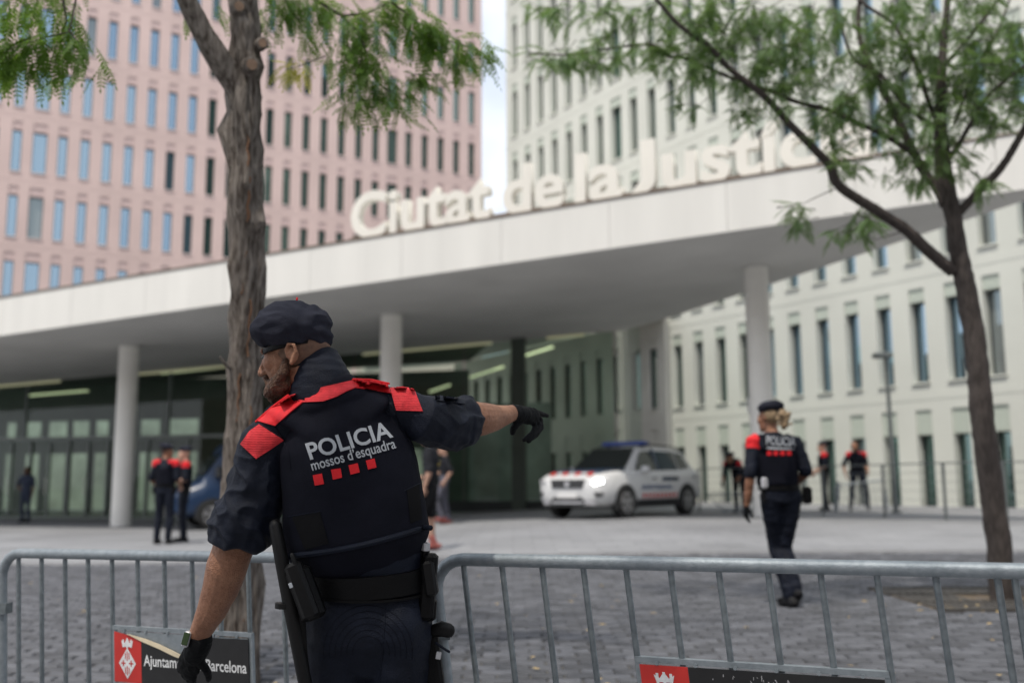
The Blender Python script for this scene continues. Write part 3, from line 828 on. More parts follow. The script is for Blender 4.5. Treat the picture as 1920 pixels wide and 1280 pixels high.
class Crown:
    def __init__(s): s.V = []; s.Fc = []; s.M = []; s.n = 0; s.T = []
    def leaf(s, p, d, up, scale, tpl, mi=0):
        d = V(d).normalized(); x = d; y = V(up).cross(x)
        if y.length < 1e-4: y = x.orthogonal()
        y.normalize(); z = x.cross(y)
        Mx = np.array([[x.x, y.x, z.x], [x.y, y.y, z.y], [x.z, y.z, z.z]]) * scale
        s.V.append(tpl[0] @ Mx.T + np.array(p)); s.Fc.append(tpl[1] + s.n); s.M.append(np.full(len(tpl[1]), mi)); s.n += len(tpl[0])
    def build(s, name, mats, parent):
        v = np.concatenate(s.V); f = np.concatenate(s.Fc); m = np.concatenate(s.M)
        me = bpy.data.meshes.new(name); me.vertices.add(len(v)); me.vertices.foreach_set('co', v.ravel())
        me.loops.add(f.size); me.loops.foreach_set('vertex_index', f.ravel().astype(np.int32))
        me.polygons.add(len(f)); me.polygons.foreach_set('loop_start', np.arange(0, f.size, 4, dtype=np.int32)); me.polygons.foreach_set('loop_total', np.full(len(f), 4, dtype=np.int32))
        for mm in mats: me.materials.append(mm)
        me.polygons.foreach_set('material_index', m.astype(np.int32)); me.update(calc_edges=True); me.validate()
        return link(name, me, parent)
TPL = [leaf_template(random.choice((10, 11, 12)), .20, .044, random.uniform(.2, .9)) for _ in range(8)]
TPL_S = [leaf_template(random.choice((8, 9, 10)), .15, .034, random.uniform(.2, 1.0)) for _ in range(8)]
def spray(cr, p, d, n, spread, scale, tpls, mi=0, tw=None):
    """a leafy shoot: a fan of leaves about point p, leaning along d and drooping"""
    for i in range(n):
        q = V(p) + V((random.gauss(0, spread), random.gauss(0, spread), random.gauss(0, spread * .7)))
        a = random.uniform(0, 6.28)
        dd = V(d) * .7 + V((math.cos(a), math.sin(a), random.uniform(-.7, .25))) * .9
        cr.leaf(q, dd, V((random.uniform(-.25, .25), random.uniform(-.25, .25), 1)), scale * random.uniform(.75, 1.2), random.choice(tpls), mi if random.random() < .93 else mi)

# --- left tree, close behind the barriers
ZT = 5.75
T1 = lambda x, y, dz=0.0: D(x, y, ZT + dz)
tb = T1(452, 1262); tb.z = g(tb.x, tb.y) - .05
left_tree = thing('street_tree', 'gnarled grey tree trunk with pruned limb scars between barrier and canopy', 'tree', loc=(tb.x, tb.y, tb.z + .05))
k1 = lambda x, y, h, s_: (T1(x, y, -.015), h * 1.1, s_ * 1.2)
knots = [k1(428, 238, .020, .04), k1(427, 262, .018, .035), k1(500, 282, .030, .034), k1(421, 372, .016, .03), k1(425, 578, .03, .026), k1(494, 82, .03, .022), (T1(450, 640, -.1), .02, .03), (T1(452, 470, -.1), .018, .035), (T1(470, 560, -.1), .014, .03), (T1(462, 440, -.1), .016, .03), (T1(445, 720, -.1), .014, .03), (T1(455, 330, -.1), .02, .03), k1(447, 318, .022, .03), k1(433, 455, .012, .04), k1(498, 400, .012, .03), k1(425, 850, .015, .05), k1(470, 125, .02, .025), k1(446, 12, .03, .025)]
spine = [(450, 1262), (449, 1100), (450, 960), (452, 860), (457, 780), (461, 690), (462, 600), (464, 500), (463, 420), (459, 350), (460, 280), (459, 210), (459, 150), (461, 100), (459, 50), (455, 0), (450, -120), (446, -260)]
widths = [84, 80, 78, 76, 71, 67, 65, 66, 70, 70, 66, 68, 66, 56, 56, 52, 40, 26]
pts = [T1(x, y) for x, y in spine]; pts[0] = tb
rad = [w / 2 * ZT / F for w in widths]
tr_ = limb(pts, rad, 72, .24, 3.1, knots, fine=.0125)
br = limb([T1(452, 175, -.02), T1(430, 140, -.05), T1(395, 88, -.1), T1(366, 34, -.15), T1(345, -15, -.2), T1(300, -120, -.3), T1(240, -220, -.4)], [v / 2 * ZT / F for v in (50, 47, 43, 38, 35, 30, 22)], 30, .06, 8, fine=.002)
tr_.add(br.v, br.f)
sn = limb([T1(432, 690, -.09), T1(420, 680, -.13), T1(412, 668, -.15)], [.013, .009, .006], 8, .1, 2); tr_.add(sn.v, sn.f)
tr_.build('trunk', M_bark, left_tree, smooth=True)
def scar(x, y, r, off, ydir=-1):
    c = T1(x, y, off); nrm = (CAM - c); nrm.z *= .3; nrm = (nrm.normalized() + V((.25, 0, -.1))).normalized()
    b = MB(); b.tube([c + nrm * -.05, c + nrm * .012, c + nrm * .02], [r * 1.25, r * 1.2, r * .9], 18); o = b.build('limb_scar', M_bark, left_tree, smooth=True)
    MB().tube([c + nrm * .006, c + nrm * .0205], [r * .86, r * .8], 16).build('cut_face', M_wood, o)
scar(447, 13, .034, -.085); scar(471, 122, .038, -.10); scar(491, 82, .03, -.06)
for (x0, y0, x1, y1, w) in ((463, 245, 466, 330, 5), (466, 330, 463, 425, 7), (460, 470, 452, 560, 4), (470, 560, 462, 680, 4), (448, 700, 444, 800, 4), (470, 760, 468, 860, 4), (455, 1160, 452, 1240, 8)):
    n_ = 10; ck = MB(); pp = []; rw = []
    for i in range(n_):
        t0, t1 = i / n_, (i + 1) / n_
        jx = lambda t: math.sin(t * 17 + x0) * 2.0
        p0 = T1(x0 + (x1 - x0) * t0 + jx(t0), y0 + (y1 - y0) * t0, -.107); p1 = T1(x0 + (x1 - x0) * t1 + jx(t1), y0 + (y1 - y0) * t1, -.107)
        pp.append(p0 + V((0, .012, 0))); rw.append(w * .0016 * (.6 + .5 * random.random()))
    ck.tube(pp, rw, 6); ck.build('bark_crack', M_crack, left_tree, smooth=True)
cr = Crown(); tw = MB()
def twig(pts, r0, r1, b=None):
    (b or tw).tube(pts, [r0 + (r1 - r0) * i / (len(pts) - 1) for i in range(len(pts))], 6)
def shoot(tree_T, line, r0, cr, tpls, n, spread, scale, mi=0, dz=0.0, step=45, start=0.0):
    """a twig along a pixel line with leaves on it"""
    pts = [tree_T(x, y, dz + z) for x, y, z in line]
    twig(pts, r0, r0 * .35)
    for i in range(len(line) - 1):
        a, b_ = V(line[i]), V(line[i + 1]); L_ = (b_ - a).length; k = max(1, int(L_ / step))
        for j in range(k):
            t = (j + random.random()) / k
            if (i + t) / (len(line) - 1) < start: continue
            p = pts[i].lerp(pts[i + 1], t); d = (pts[i + 1] - pts[i]).normalized()
            spray(cr, p, d, n, spread, scale, tpls, mi)
# upper left corner
shoot(T1, [(120, -60, -.5), (118, 0, -.5), (125, 40, -.5), (110, 75, -.45), (90, 130, -.45)], .008, cr, TPL_S, 6, .05, 1.15, dz=0, step=16, start=.3)
shoot(T1, [(150, -40, -.6), (130, 60, -.6), (70, 75, -.6), (10, 95, -.65)], .006, cr, TPL_S, 6, .055, 1.2, step=18, start=.45)
shoot(T1, [(128, 55, -.5), (150, 85, -.5), (160, 125, -.5)], .005, cr, TPL_S, 6, .045, 1.1, step=14)
shoot(T1, [(60, -60, -.7), (20, -10, -.7), (8, 25, -.7)], .005, cr, TPL_S, 6, .05, 1.1, step=16)
shoot(T1, [(150, -50, -.4), (80, -10, -.4), (60, 20, -.4)], .005, cr, TPL_S, 6, .04, 1.1, step=18)
shoot(T1, [(60, 70, -.6), (20, 85, -.6), (-10, 120, -.6)], .005, cr, TPL_S, 7, .05, 1.15, step=14)
for x, y in ((15, 110), (25, 120), (45, 20), (90, 25), (110, 110), (130, 130)): spray(cr, T1(x, y, -.5), V((0, 0, -.5)), 4, .035, 1.15, TPL_S)
# beside the trunk and over the pink tower
shoot(T1, [(470, -60, .1), (560, -20, .1), (640, 30, .1), (690, 25, .1), (740, 0, .1)], .012, cr, TPL_S, 9, .055, 1.15, step=20, start=.25)
shoot(T1, [(640, 30, .1), (672, 60, .1), (690, 105, .1), (665, 120, .1)], .007, cr, TPL_S, 10, .06, 1.15, step=15)
shoot(T1, [(640, 100, .15), (690, 130, .15), (720, 165, .15), (760, 190, .15)], .006, cr, TPL_S, 10, .06, 1.1, step=14)
shoot(T1, [(735, 5, .1), (780, 40, .1), (830, 75, .1), (870, 85, .1), (908, 100, .1)], .007, cr, TPL_S, 10, .05, 1.1, step=15)
shoot(T1, [(780, 40, .1), (800, 80, .1), (810, 110, .1)], .005, cr, TPL_S, 10, .05, 1.1, step=16)
shoot(T1, [(520, -30, .2), (545, 20, .2), (580, 60, .2)], .006, cr, TPL_S, 10, .05, 1.1, step=18)
shoot(T1, [(690, 150, .1), (650, 190, .1), (700, 205, .1)], .004, cr, TPL_S, 7, .05, 1.05, step=18)
shoot(T1, [(770, 140, .1), (820, 140, .1)], .004, cr, TPL_S, 10, .04, 1.0, step=16)
shoot(T1, [(860, 80, .1), (855, 130, .1)], .004, cr, TPL_S, 7, .03, 1.0, step=18)
shoot(T1, [(610, 105, .1), (560, 125, .1), (545, 130, .1)], .004, cr, TPL_S, 7, .03, 1.0, 1, step=18, start=.4)
for x, y in ((500, 20), (480, 40), (505, 45), (350, 12), (400, 22), (545, 5), (600, 15), (650, 10), (700, 50), (590, 85)): spray(cr, T1(x, y, .2), V((0, 0, -.4)), 4, .035, 1.1, TPL_S)
# the crown goes on above the frame
for k in range(150):
    a = random.uniform(0, 6.28); r = random.uniform(.2, 1.9); c = T1(450, -420)
    p = V((c.x + r * math.cos(a), c.y + r * math.sin(a), c.z + random.uniform(-.2, 1.7) - r * .1))
    spray(cr, p, V((math.cos(a), math.sin(a), -.2)), 7, .14, 1.2, TPL_S)
for k in range(9):
    a = k * .7; c = T1(448, -230); twig([c, c + V((math.cos(a) * .5, math.sin(a) * .5, .5)), c + V((math.cos(a) * 1.4, math.sin(a) * 1.4, .9))], .03, .006)
tw.build('twigs', M_bark2, left_tree, smooth=True, kind='stuff')
cr.build('crown', [M_leaf, M_leaf_y], left_tree)

# --- right tree
ZR = 8.75
T2 = lambda x, y, dz=0.0: D(x, y, ZR + dz)
base = T2(1881, 1140); base.z = g(base.x, base.y) - .03
right_tree = thing('street_tree', 'slender dark tree with spreading limbs and feathery leaves in the iron grate', 'tree', loc=(base.x, base.y, base.z + .03))
s2 = [(1881, 1140, 0, 46), (1875, 1040, 0, 45), (1861, 940, 0, 43), (1850, 860, 0, 43), (1838, 740, 0, 41), (1826, 630, 0, 38), (1811, 540, 0, 37), (1797, 470, 0, 32), (1788, 410, 0, 32), (1772, 340, 0, 32), (1766, 280, 0, 28), (1763, 235, 0, 23), (1765, 165, 0, 19), (1768, 90, .1, 15), (1775, 20, .1, 12), (1785, -90, .1, 9), (1790, -200, .1, 6)]
pts = [T2(a, b, c) for a, b, c, w in s2]; pts[0] = base
tk_ = limb(pts, [w / 2 * ZR / F for *_, w in s2], 18, .08, 5.0, [(T2(1835, 700, -.1), .02, .03), (T2(1782, 455, -.1), .02, .03), (T2(1815, 520, -.1), .02, .03), (T2(1808, 640, -.1), .015, .02)])
def br2(line, w0, w1):
    n_ = len(line); b = limb([T2(*q) for q in line], [(w0 + (w1 - w0) * i / (n_ - 1)) / 2 * ZR / F for i in range(n_)], 9, .07, random.random() * 9)
    tk_.add(b.v, b.f)
br2([(1786, 508, 0), (1740, 470, -.05), (1700, 432, -.1), (1645, 396, -.15), (1575, 350, -.25), (1555, 310, -.3), (1530, 283, -.35), (1480, 232, -.4), (1432, 180, -.5), (1367, 128, -.6), (1332, 90, -.7), (1273, 47, -.8), (1225, -8, -.9)], 24, 6)
br2([(1772, 385, 0), (1755, 350, .05), (1728, 315, .1), (1705, 269, .15), (1676, 210, .2), (1653, 164, .25), (1626, 112, .3), (1610, 59, .35), (1613, -10, .4), (1625, -90, .4)], 20, 7)
br2([(1712, 288, .1), (1662, 256, .05), (1597, 226, 0), (1554, 207, 0), (1489, 190, -.05), (1443, 171, -.1), (1380, 150, -.1), (1282, 109, -.2), (1257, 106, -.2), (1220, 84, -.2), (1145, 91, -.3), (1067, 103, -.3), (992, 100, -.3)], 11, 3)
br2([(1789, 408, 0), (1836, 358, -.1), (1879, 312, -.15), (1920, 243, -.2), (1960, 170, -.3), (2010, 90, -.4)], 18, 9)
br2([(1754, 240, 0), (1715, 213, .1), (1685, 184, .15), (1650, 140, .2), (1600, 110, .3), (1575, 40, .3)], 11, 5)
br2([(1776, 300, 0), (1796, 275, -.1), (1810, 249, -.15), (1832, 213, -.2), (1859, 174, -.25), (1912, 131, -.3), (1970, 90, -.4)], 11, 5)
br2([(1760, 225, 0), (1744, 200, .1), (1722, 131, .2), (1695, 79, .25), (1672, 43, .3), (1623, 10, .35), (1590, -20, .4)], 10, 6)
br2([(1766, 130, .1), (1800, 90, .1), (1850, 30, .1), (1885, -20, .1)], 8, 5)
br2([(1790, 230, 0), (1830, 130, .3), (1870, 60, .4), (1900, -20, .5)], 7, 4)
tk_.build('trunk', M_bark2, right_tree, smooth=True)
cr = Crown(); tw = MB()
def clump(x, y, z, rx, ry, n, sc=1.0, mi=0):
    """leafy twigs filling a patch of the crown"""
    for i in range(int(n * 1.4)):
        a = random.uniform(0, 6.28); r = math.sqrt(random.random())
        px_, py_ = x + rx * r * math.cos(a), y + ry * r * math.sin(a); dz = z + random.uniform(-.5, .5)
        p = T2(px_, py_, dz); d = V((random.uniform(-1, 1), random.uniform(-.6, .6), random.uniform(-.5, .3))).normalized()
        q = p + d * random.uniform(.05, .14)
        twig([p - d * .10 + V((0, 0, .02)), p, q], .0035, .0015)
        for k in range(5):
            m_ = p.lerp(q, k / 4); al = random.uniform(0, 6.28)
            e = (d * .5 + V((math.cos(al), math.sin(al) * .8, random.uniform(-.7, .1)))).normalized()
            cr.leaf(m_, e, V((random.uniform(-.3, .3), random.uniform(-.3, .3), 1)), sc * random.uniform(.65, 1.0), random.choice(TPL), mi)
for args in [(1330, 30, -.4, 110, 45, 24), (1290, 85, -.4, 90, 40, 13), (1400, 70, -.3, 110, 60, 28), (1380, 120, -.2, 80, 35, 14), (1470, 130, -.1, 80, 45, 20), (1480, 45, 0, 100, 45, 20), (1560, 165, 0, 70, 60, 16),
             (1580, 60, .2, 70, 60, 13), (1640, 190, .1, 70, 70, 19), (1690, 90, .2, 60, 70, 14), (1720, 150, .1, 60, 60, 17), (1700, 240, 0, 60, 45, 16), (1770, 60, .2, 70, 60, 13), (1850, 70, .1, 70, 60, 26), (1895, 130, 0, 50, 60, 22), (1690, 30, .2, 60, 40, 14), (1790, 110, .1, 60, 60, 14), (1640, 110, .1, 50, 50, 12),
             (1810, 170, 0, 70, 50, 18), (1870, 210, -.1, 50, 50, 12), (1755, 290, .1, 50, 45, 16), (1820, 245, 0, 40, 30, 6), (1550, 230, -.2, 50, 30, 6), (1455, 185, -.3, 55, 30, 4), (1425, 215, -.3, 30, 25, 3), (1395, 195, -.3, 25, 20, 3),
             (1300, 165, -.2, 35, 45, 5), (1240, 95, -.2, 50, 25, 7), (1120, 100, -.3, 60, 22, 9), (1040, 108, -.3, 40, 18, 7), (1155, 60, -.3, 35, 25, 4), (1060, 15, -.3, 70, 20, 9), (1190, 15, -.3, 70, 25, 9), (1120, 110, -.3, 14, 25, 3), (1000, 105, -.3, 12, 6, 2),
             (1600, 310, -.2, 30, 20, 5), (1690, 320, 0, 40, 25, 5), (1490, 400, -.3, 30, 22, 5), (1610, 420, -.2, 40, 22, 9), (1580, 290, -.3, 30, 20, 4), (1830, 330, -.1, 25, 20, 4), (1850, 345, -.1, 15, 15, 2), (1905, 170, -.2, 20, 40, 5)]:
    clump(*args)
# crown above the frame
for k in range(60):
    x, y = random.uniform(1150, 2300), random.uniform(-420, -30); clump(x, y, random.uniform(-1.4, 1.6), 60, 50, 3)
for line in ([(1700, 432, -.1), (1640, 450, -.2), (1600, 415, -.2)], [(1575, 350, -.25), (1530, 370, -.3), (1490, 390, -.3)], [(1705, 289, .1), (1690, 320, 0)], [(1879, 312, -.15), (1850, 330, -.1)], [(1145, 91, -.3), (1120, 118, -.3)]):
    twig([T2(*q) for q in line], .006, .002)
tw.build('twigs', M_bark2, right_tree, smooth=True, kind='stuff')
cr.build('crown', [M_leaf2], right_tree)
# unseen tree added beside the camera so that its crown shades the policeman
over = thing('street_tree', 'unseen leafy tree added beside the viewer to shade the policeman', 'tree', loc=(-2.7, .2, 0))
limb([(-2.7, .2, -.1), (-2.6, .3, 1.5), (-2.3, .5, 3.2), (-1.7, .9, 4.6), (-1.3, 1.2, 6)], [.12, .11, .10, .07, .03], 12, .1, 4).build('trunk', M_bark, over, smooth=True)
co = Crown()
for k in range(330):
    a = random.uniform(0, 6.28); r = math.sqrt(random.random()); p = V((-1.45 + 1.9 * r * math.cos(a), 1.35 + 1.5 * r * math.sin(a), 5.3 + random.uniform(-.6, 1.3) * (1.1 - r)))
    if p.y > 2.3 and p.z < 4.9: continue
    spray(co, p, V((math.cos(a), math.sin(a), -.2)), 6, .11, 1.15, TPL_S)
co.build('crown', [M_leaf], over)
# iron grate round the right tree
gx, gy = base.x, base.y + .1
M_iron = mat('cast_iron', (.085, .08, .075), .65, .25, 12, .2, 60, metal=.4)
gr = thing('tree_grate', 'square cast iron tree grate set in the setts round the slender tree', 'tree grate', loc=(gx, gy, g(gx, gy)))
Wg = 1.7
pit = MB().quad(*[(gx + a * Wg / 2, gy + b * Wg / 2, g(gx + a * Wg / 2, gy + b * Wg / 2) + .004) for a, b in ((-1, -1), (1, -1), (1, 1), (-1, 1))]).build('soil', mat('soil', (.10, .075, .05), .95, .3, 14, .4, 60), gr)
def gz_(y): return g(gx, y) + .016
for i in range(24):
    x = gx - Wg / 2 + .04 + i * (Wg - .08) / 23
    if abs(x - gx) < .3:
        segs = [(gy - Wg / 2, gy - .33), (gy + .33, gy + Wg / 2)]
    else: segs = [(gy - Wg / 2, gy + Wg / 2)]
    for a, b in segs:
        sl = (gz_(b) - gz_(a)) / (b - a)
        MB().prism([V((x - .019, a, gz_(a))), V((x + .019, a, gz_(a))), V((x + .019, b, gz_(b))), V((x - .019, b, gz_(b)))], V((0, 0, -.02))).build('grate_bar', M_iron, gr)
for y in (gy - Wg / 2, gy - .3, gy + .3, gy + Wg / 2 - .02):
    MB().box((gx, y, gz_(y) - .006), (Wg, .04, .03)).build('frame_bar', M_iron, gr)
# ------------------------------------------------------------------ vehicles
M_wpaint = mat('white_car_paint', (.58, .585, .59), .25, .02, 1, spec=.5)
M_navyp = mat('navy_car_film', (.018, .04, .085), .3, .05, 2, spec=.5)
M_redp = mat('red_film', (.55, .045, .03), .4, .05, 2)
M_bluep = mat('blue_film', (.03, .08, .20), .4, .05, 2)
M_carglass = glass('car_glass', (.9, .95, .95), 1.1, .02, (.012, .016, .016))
M_tyre = mat('tyre_rubber', (.018, .018, .018), .8, .2, 20)
M_rim = mat('alloy_rim', (.34, .34, .35), .4, .1, 10, metal=.7)
M_trim = mat('black_plastic', (.022, .023, .025), .6, .1, 20)
M_silver = mat('silver_trim', (.50, .50, .52), .35, .05, 10, metal=.5)
M_lamp = emis('headlight_on', (1.0, .98, .93), 15.0)
M_lens = mat('lamp_lens', (.55, .57, .6), .15, .02, 5)
M_bluelens = mat('blue_lens', (.015, .05, .25), .2, .05, 5)
M_vanblue = mat('blue_van_paint', (.008, .028, .075), .28, .05, 2, spec=.6)
M_plate = mat('number_plate', (.62, .62, .62), .5, .03, 20)

def vehicle(root, M4, name, mb, m, parent, smooth=False, ang=35):
    mb.v = [tuple(M4 @ V(p)) for p in mb.v]
    o = mb.build(name, m, parent)
    if smooth: shade(o.data, ang)
    return o
def sect(x, zb, zm0, zm1, zt, wb, wm, wt, cr=.03):
    h = [(0, zb), (wb * .8, zb), (wb, zb + .04), (wm, zm0), (wm, zm1), (wt + (wm - wt) * .45, zt - .035), (wt, zt), (wt * .5, zt + cr * .75), (0, zt + cr)]
    return [V((x, y, z)) for y, z in h] + [V((x, -y, z)) for y, z in h[-2:0:-1]]
def wheel(root, M4, x, y, r, w, side):
    b = MB(); n = 28
    prof = [(r * .62, -w / 2 + .02), (r * .90, -w / 2), (r * .985, -w / 2 + .025), (r, -w / 2 + .06), (r, w / 2 - .06), (r * .985, w / 2 - .025), (r * .90, w / 2), (r * .62, w / 2 - .02)]
    rings = [[V((x + a * math.cos(2 * math.pi * i / n), y + h, r + a * math.sin(2 * math.pi * i / n))) for i in range(n)] for a, h in prof]
    b.loft(rings); ty = vehicle(root, M4, 'wheel', b, M_tyre, root, True)
    q = MB(); yo = y + side * (w / 2 - .012)
    q.tube([(x, yo - side * .04, r), (x, yo, r)], [r * .645, r * .645], 24)
    vehicle(root, M4, 'rim', q, M_trim, ty, False)
    q = MB()
    for k in range(5):
        a = 2 * math.pi * k / 5 + .3; c, s_ = math.cos(a), math.sin(a)
        q.prism([V((x + c * r * .08 - s_ * .035, yo + side * .004, r + s_ * r * .08 + c * .035)), V((x + c * r * .62 - s_ * .055, yo + side * .004, r + s_ * r * .62 + c * .055)), V((x + c * r * .62 + s_ * .055, yo + side * .004, r + s_ * r * .62 - c * .055)), V((x + c * r * .08 + s_ * .035, yo + side * .004, r + s_ * r * .08 - c * .035))], V((0, side * .02, 0)))
    n2 = 24
    q.loft([[V((x + rr * math.cos(2 * math.pi * i / n2), yo + side * h, r + rr * math.sin(2 * math.pi * i / n2))) for i in range(n2)] for rr, h in ((r * .66, .0), (r * .66, .022), (r * .58, .022), (r * .58, 0))], cap=False)
    q.tube([(x, yo, r), (x, yo + side * .028, r)], r * .13, 12)
    vehicle(root, M4, 'rim_spokes', q, M_rim, ty, False)
def patch3(M4, root, name, poly, m, vec, parent=None):
    return vehicle(root, M4, name, MB().prism([V(p) for p in poly], vec), m, parent or root)
def place(front, rear):
    d = V((front.x - rear.x, front.y - rear.y, 0)); d.normalize(); l = V((-d.y, d.x, 0))
    sl = (front.z - rear.z) / max(.1, (V((front.x, front.y, 0)) - V((rear.x, rear.y, 0))).length)
    x = V((d.x, d.y, sl)).normalized(); z = x.cross(l)
    return Matrix(((x.x, l.x, z.x, 0), (x.y, l.y, z.y, 0), (x.z, l.z, z.z, 0), (0, 0, 0, 1)))

def suv():
    fz, rz = 21.5, 23.6
    pf = D(1165, 970, fz); pr = D(1284, 958, rz)
    # wheel contact points on the near (left hand) side; slide them onto the paving
    pf.z = g(pf.x, pf.y) - .01; pr.z = g(pr.x, pr.y) - .005
    R_ = place(pf, pr); 
    M4 = Matrix.Translation(pf) @ R_ @ Matrix.Translation(V((-1.30, -.78, 0)))
    loc = M4 @ V((0, 0, 0))
    root = thing('police_car', 'white and navy police SUV with blue roof light bar and lit headlights', 'car', loc=loc)
    st = [(-2.16, .45, .55, .78, .95, .70, .78, .72), (-2.10, .36, .50, .88, 1.05, .78, .86, .78), (-1.85, .30, .42, .92, 1.06, .84, .91, .83), (-1.2, .27, .40, .94, 1.05, .86, .918, .85), (-.2, .25, .40, .94, 1.03, .86, .918, .85), (.7, .25, .40, .94, 1.03, .86, .918, .84), (1.0, .25, .40, .94, 1.035, .86, .918, .82), (1.4, .26, .40, .93, 1.02, .85, .914, .79), (1.75, .27, .40, .89, .985, .83, .905, .76), (1.98, .28, .42, .82, .935, .79, .875, .72), (2.10, .32, .44, .76, .89, .70, .79, .62), (2.16, .37, .48, .71, .81, .60, .66, .50), (2.185, .42, .50, .66, .74, .48, .50, .38)]
    b = MB(); b.loft([sect(*s_) for s_ in st]); bvc = BVHTree.FromPolygons([V(p) for p in b.v], b.f); body = vehicle(root, M4, 'body', b, M_wpaint, root, True, 50)
    def onto(x, y, z, off=.0):                # slide a point onto the rounded front corner
        s_ = 1 if y > 0 else -1; d = V((.80, .60 * s_, 0)); h = bvc.ray_cast(V((x, y, z)) + d * 2, -d)[0]
        return (h if h else V((x, y, z))) + d * off
    # greenhouse
    gh = [(-2.06, 1.0, 1.08, .74, .62), (-1.72, 1.0, 1.47, .79, .60), (-1.5, 1.0, 1.535, .80, .61), (-.6, .99, 1.575, .81, .625), (.1, .98, 1.555, .81, .615), (.36, .98, 1.52, .80, .61), (1.02, .97, 1.045, .78, .68)]
    b = MB()
    b.loft([[V((x, wb, zb)), V((x, wt + (wb - wt) * .25, zb + (zt - zb) * .75)), V((x, wt, zt - .03)), V((x, wt - .07, zt)), V((x, 0, zt + .02)), V((x, -wt + .07, zt)), V((x, -wt, zt - .03)), V((x, -wt - (wb - wt) * .25, zb + (zt - zb) * .75)), V((x, -wb, zb))] for x, zb, zt, wb, wt in gh], closed=False)
    vehicle(root, M4, 'roof', b, M_wpaint, root, True, 45)
    patch3(M4, root, 'windscreen', [(1.0, .68, 1.04), (1.0, -.68, 1.04), (.36, -.55, 1.50), (.36, .55, 1.50)], M_carglass, V((.035, 0, .045)))
    patch3(M4, root, 'rear_window', [(-2.05, .58, 1.09), (-2.05, -.58, 1.09), (-1.74, -.52, 1.45), (-1.74, .52, 1.45)], M_carglass, V((-.02, 0, .012)))
    for s_ in (1, -1):
        yb = lambda z: s_ * (.815 - (z - .99) * .345)
        for poly in ([(.72, 1.03), (-.18, 1.03), (-.18, 1.48), (.27, 1.47), (.42, 1.37)], [(-.26, 1.03), (-1.12, 1.04), (-1.12, 1.47), (-.26, 1.48)], [(-1.2, 1.05), (-1.66, 1.10), (-1.5, 1.42), (-1.2, 1.46)]):
            patch3(M4, root, 'side_window', [(x, yb(z), z) for x, z in poly], M_carglass, V((0, s_ * .012, .004)))
        # navy areas, lettering band and chequered sill stripe
        patch3(M4, root, 'navy_panel', [(-.22, s_ * .9185, .80), (-.95, s_ * .9185, .80), (-.95, s_ * .9185, .895), (-.22, s_ * .9185, .895)], M_navyp, V((0, s_ * .004, 0)))
        patch3(M4, root, 'navy_pillar', [(x, s_ * (.818 - (z - .99) * .345), z) for x, z in ((-.17, 1.0), (-.27, 1.0), (-.27, 1.52), (-.17, 1.52))], M_navyp, V((0, s_ * .018, .005)))
        patch3(M4, root, 'navy_panel', [(-1.66, s_ * .905, .86), (-2.05, s_ * .845, .86), (-2.05, s_ * .845, .94), (-1.62, s_ * .90, .93)], M_navyp, V((0, s_ * .02, 0)))
        for k in range(9):
            x = .62 - k * .17
            patch3(M4, root, 'sill_check', [(x, s_ * .9185, .43), (x - .085, s_ * .9185, .43), (x - .085, s_ * .9185, .53), (x, s_ * .9185, .53)], M_redp, V((0, s_ * .004, 0)))
        patch3(M4, root, 'sill', [(.86, s_ * .87, .23), (-.92, s_ * .87, .23), (-.92, s_ * .93, .40), (.86, s_ * .93, .40)], M_trim, V((0, s_ * .012, 0)))
        for x in (1.30, -1.33):
            n_ = 22; r_ = .415
            patch3(M4, root, 'wheel_arch', [(x + r_ * math.cos(math.pi * i / n_), s_ * .885, .33 + r_ * math.sin(math.pi * i / n_)) for i in range(n_ + 1)] + [(x - r_, s_ * .885, .20), (x + r_, s_ * .885, .20)], M_trim, V((0, s_ * .042, 0)))
            wheel(root, M4, x, s_ * .835, .345, .22, s_)
        mi = MB().bbox((.60, s_ * .98, 1.06), (.13, .22, .155), .045); mi.tube([(.6, s_ * .82, 1.0), (.6, s_ * .93, 1.03)], .03, 8); vehicle(root, M4, 'mirror', mi, M_wpaint, root, True)
        vehicle(root, M4, 'mirror_glass', MB().box((.53, s_ * .985, 1.06), (.012, .17, .11)), M_carglass, root)
        vehicle(root, M4, 'roof_rail', MB().tube([(.15, s_ * .58, 1.58), (-.3, s_ * .60, 1.625), (-1.2, s_ * .60, 1.60), (-1.6, s_ * .585, 1.53)], .017, 8), M_trim, root, True)
        for x in (.12, -.78): vehicle(root, M4, 'door_handle', MB().bbox((x, s_ * .925, .86), (.16, .03, .03), .01), M_trim, root)
        # lamps and fog vents
        mt = M_lamp if s_ > 0 else M_lens
        dv = V((.80, .60 * s_, 0)) * .02
        hl = patch3(M4, root, 'headlight', [onto(2.0, s_ * y, z, -.006) for y, z in ((.50, .715), (.47, .80), (.62, .84), (.78, .865), (.86, .87), (.86, .78), (.74, .74))], M_lens, dv)
        for y, z in ((.58, .775), (.73, .805)):
            q_ = onto(2.0, s_ * y, z, .008); vehicle(root, M4, 'bulb', MB().tube([q_, q_ + dv * 1.2], .052, 14), M_lamp if s_ > 0 else M_silver, hl)
        patch3(M4, root, 'fog_vent', [onto(2.0, s_ * y, z, -.01) for y, z in ((.60, .47), (.54, .565), (.68, .575), (.80, .57), (.80, .50), (.72, .47))], M_trim, dv * 1.3)
        patch3(M4, root, 'tail_light', [(-2.10, s_ * .50, .90), (-2.10, s_ * .78, .90), (-2.06, s_ * .78, 1.0), (-2.06, s_ * .50, 1.0)], M_redp, V((-.04, 0, 0)))
        patch3(M4, root, 'skid_strake', [(2.10, s_ * .44, .30), (2.03, s_ * .68, .30), (2.05, s_ * .62, .40), (2.10, s_ * .46, .42)], M_silver, V((.11, s_ * .01, 0)))
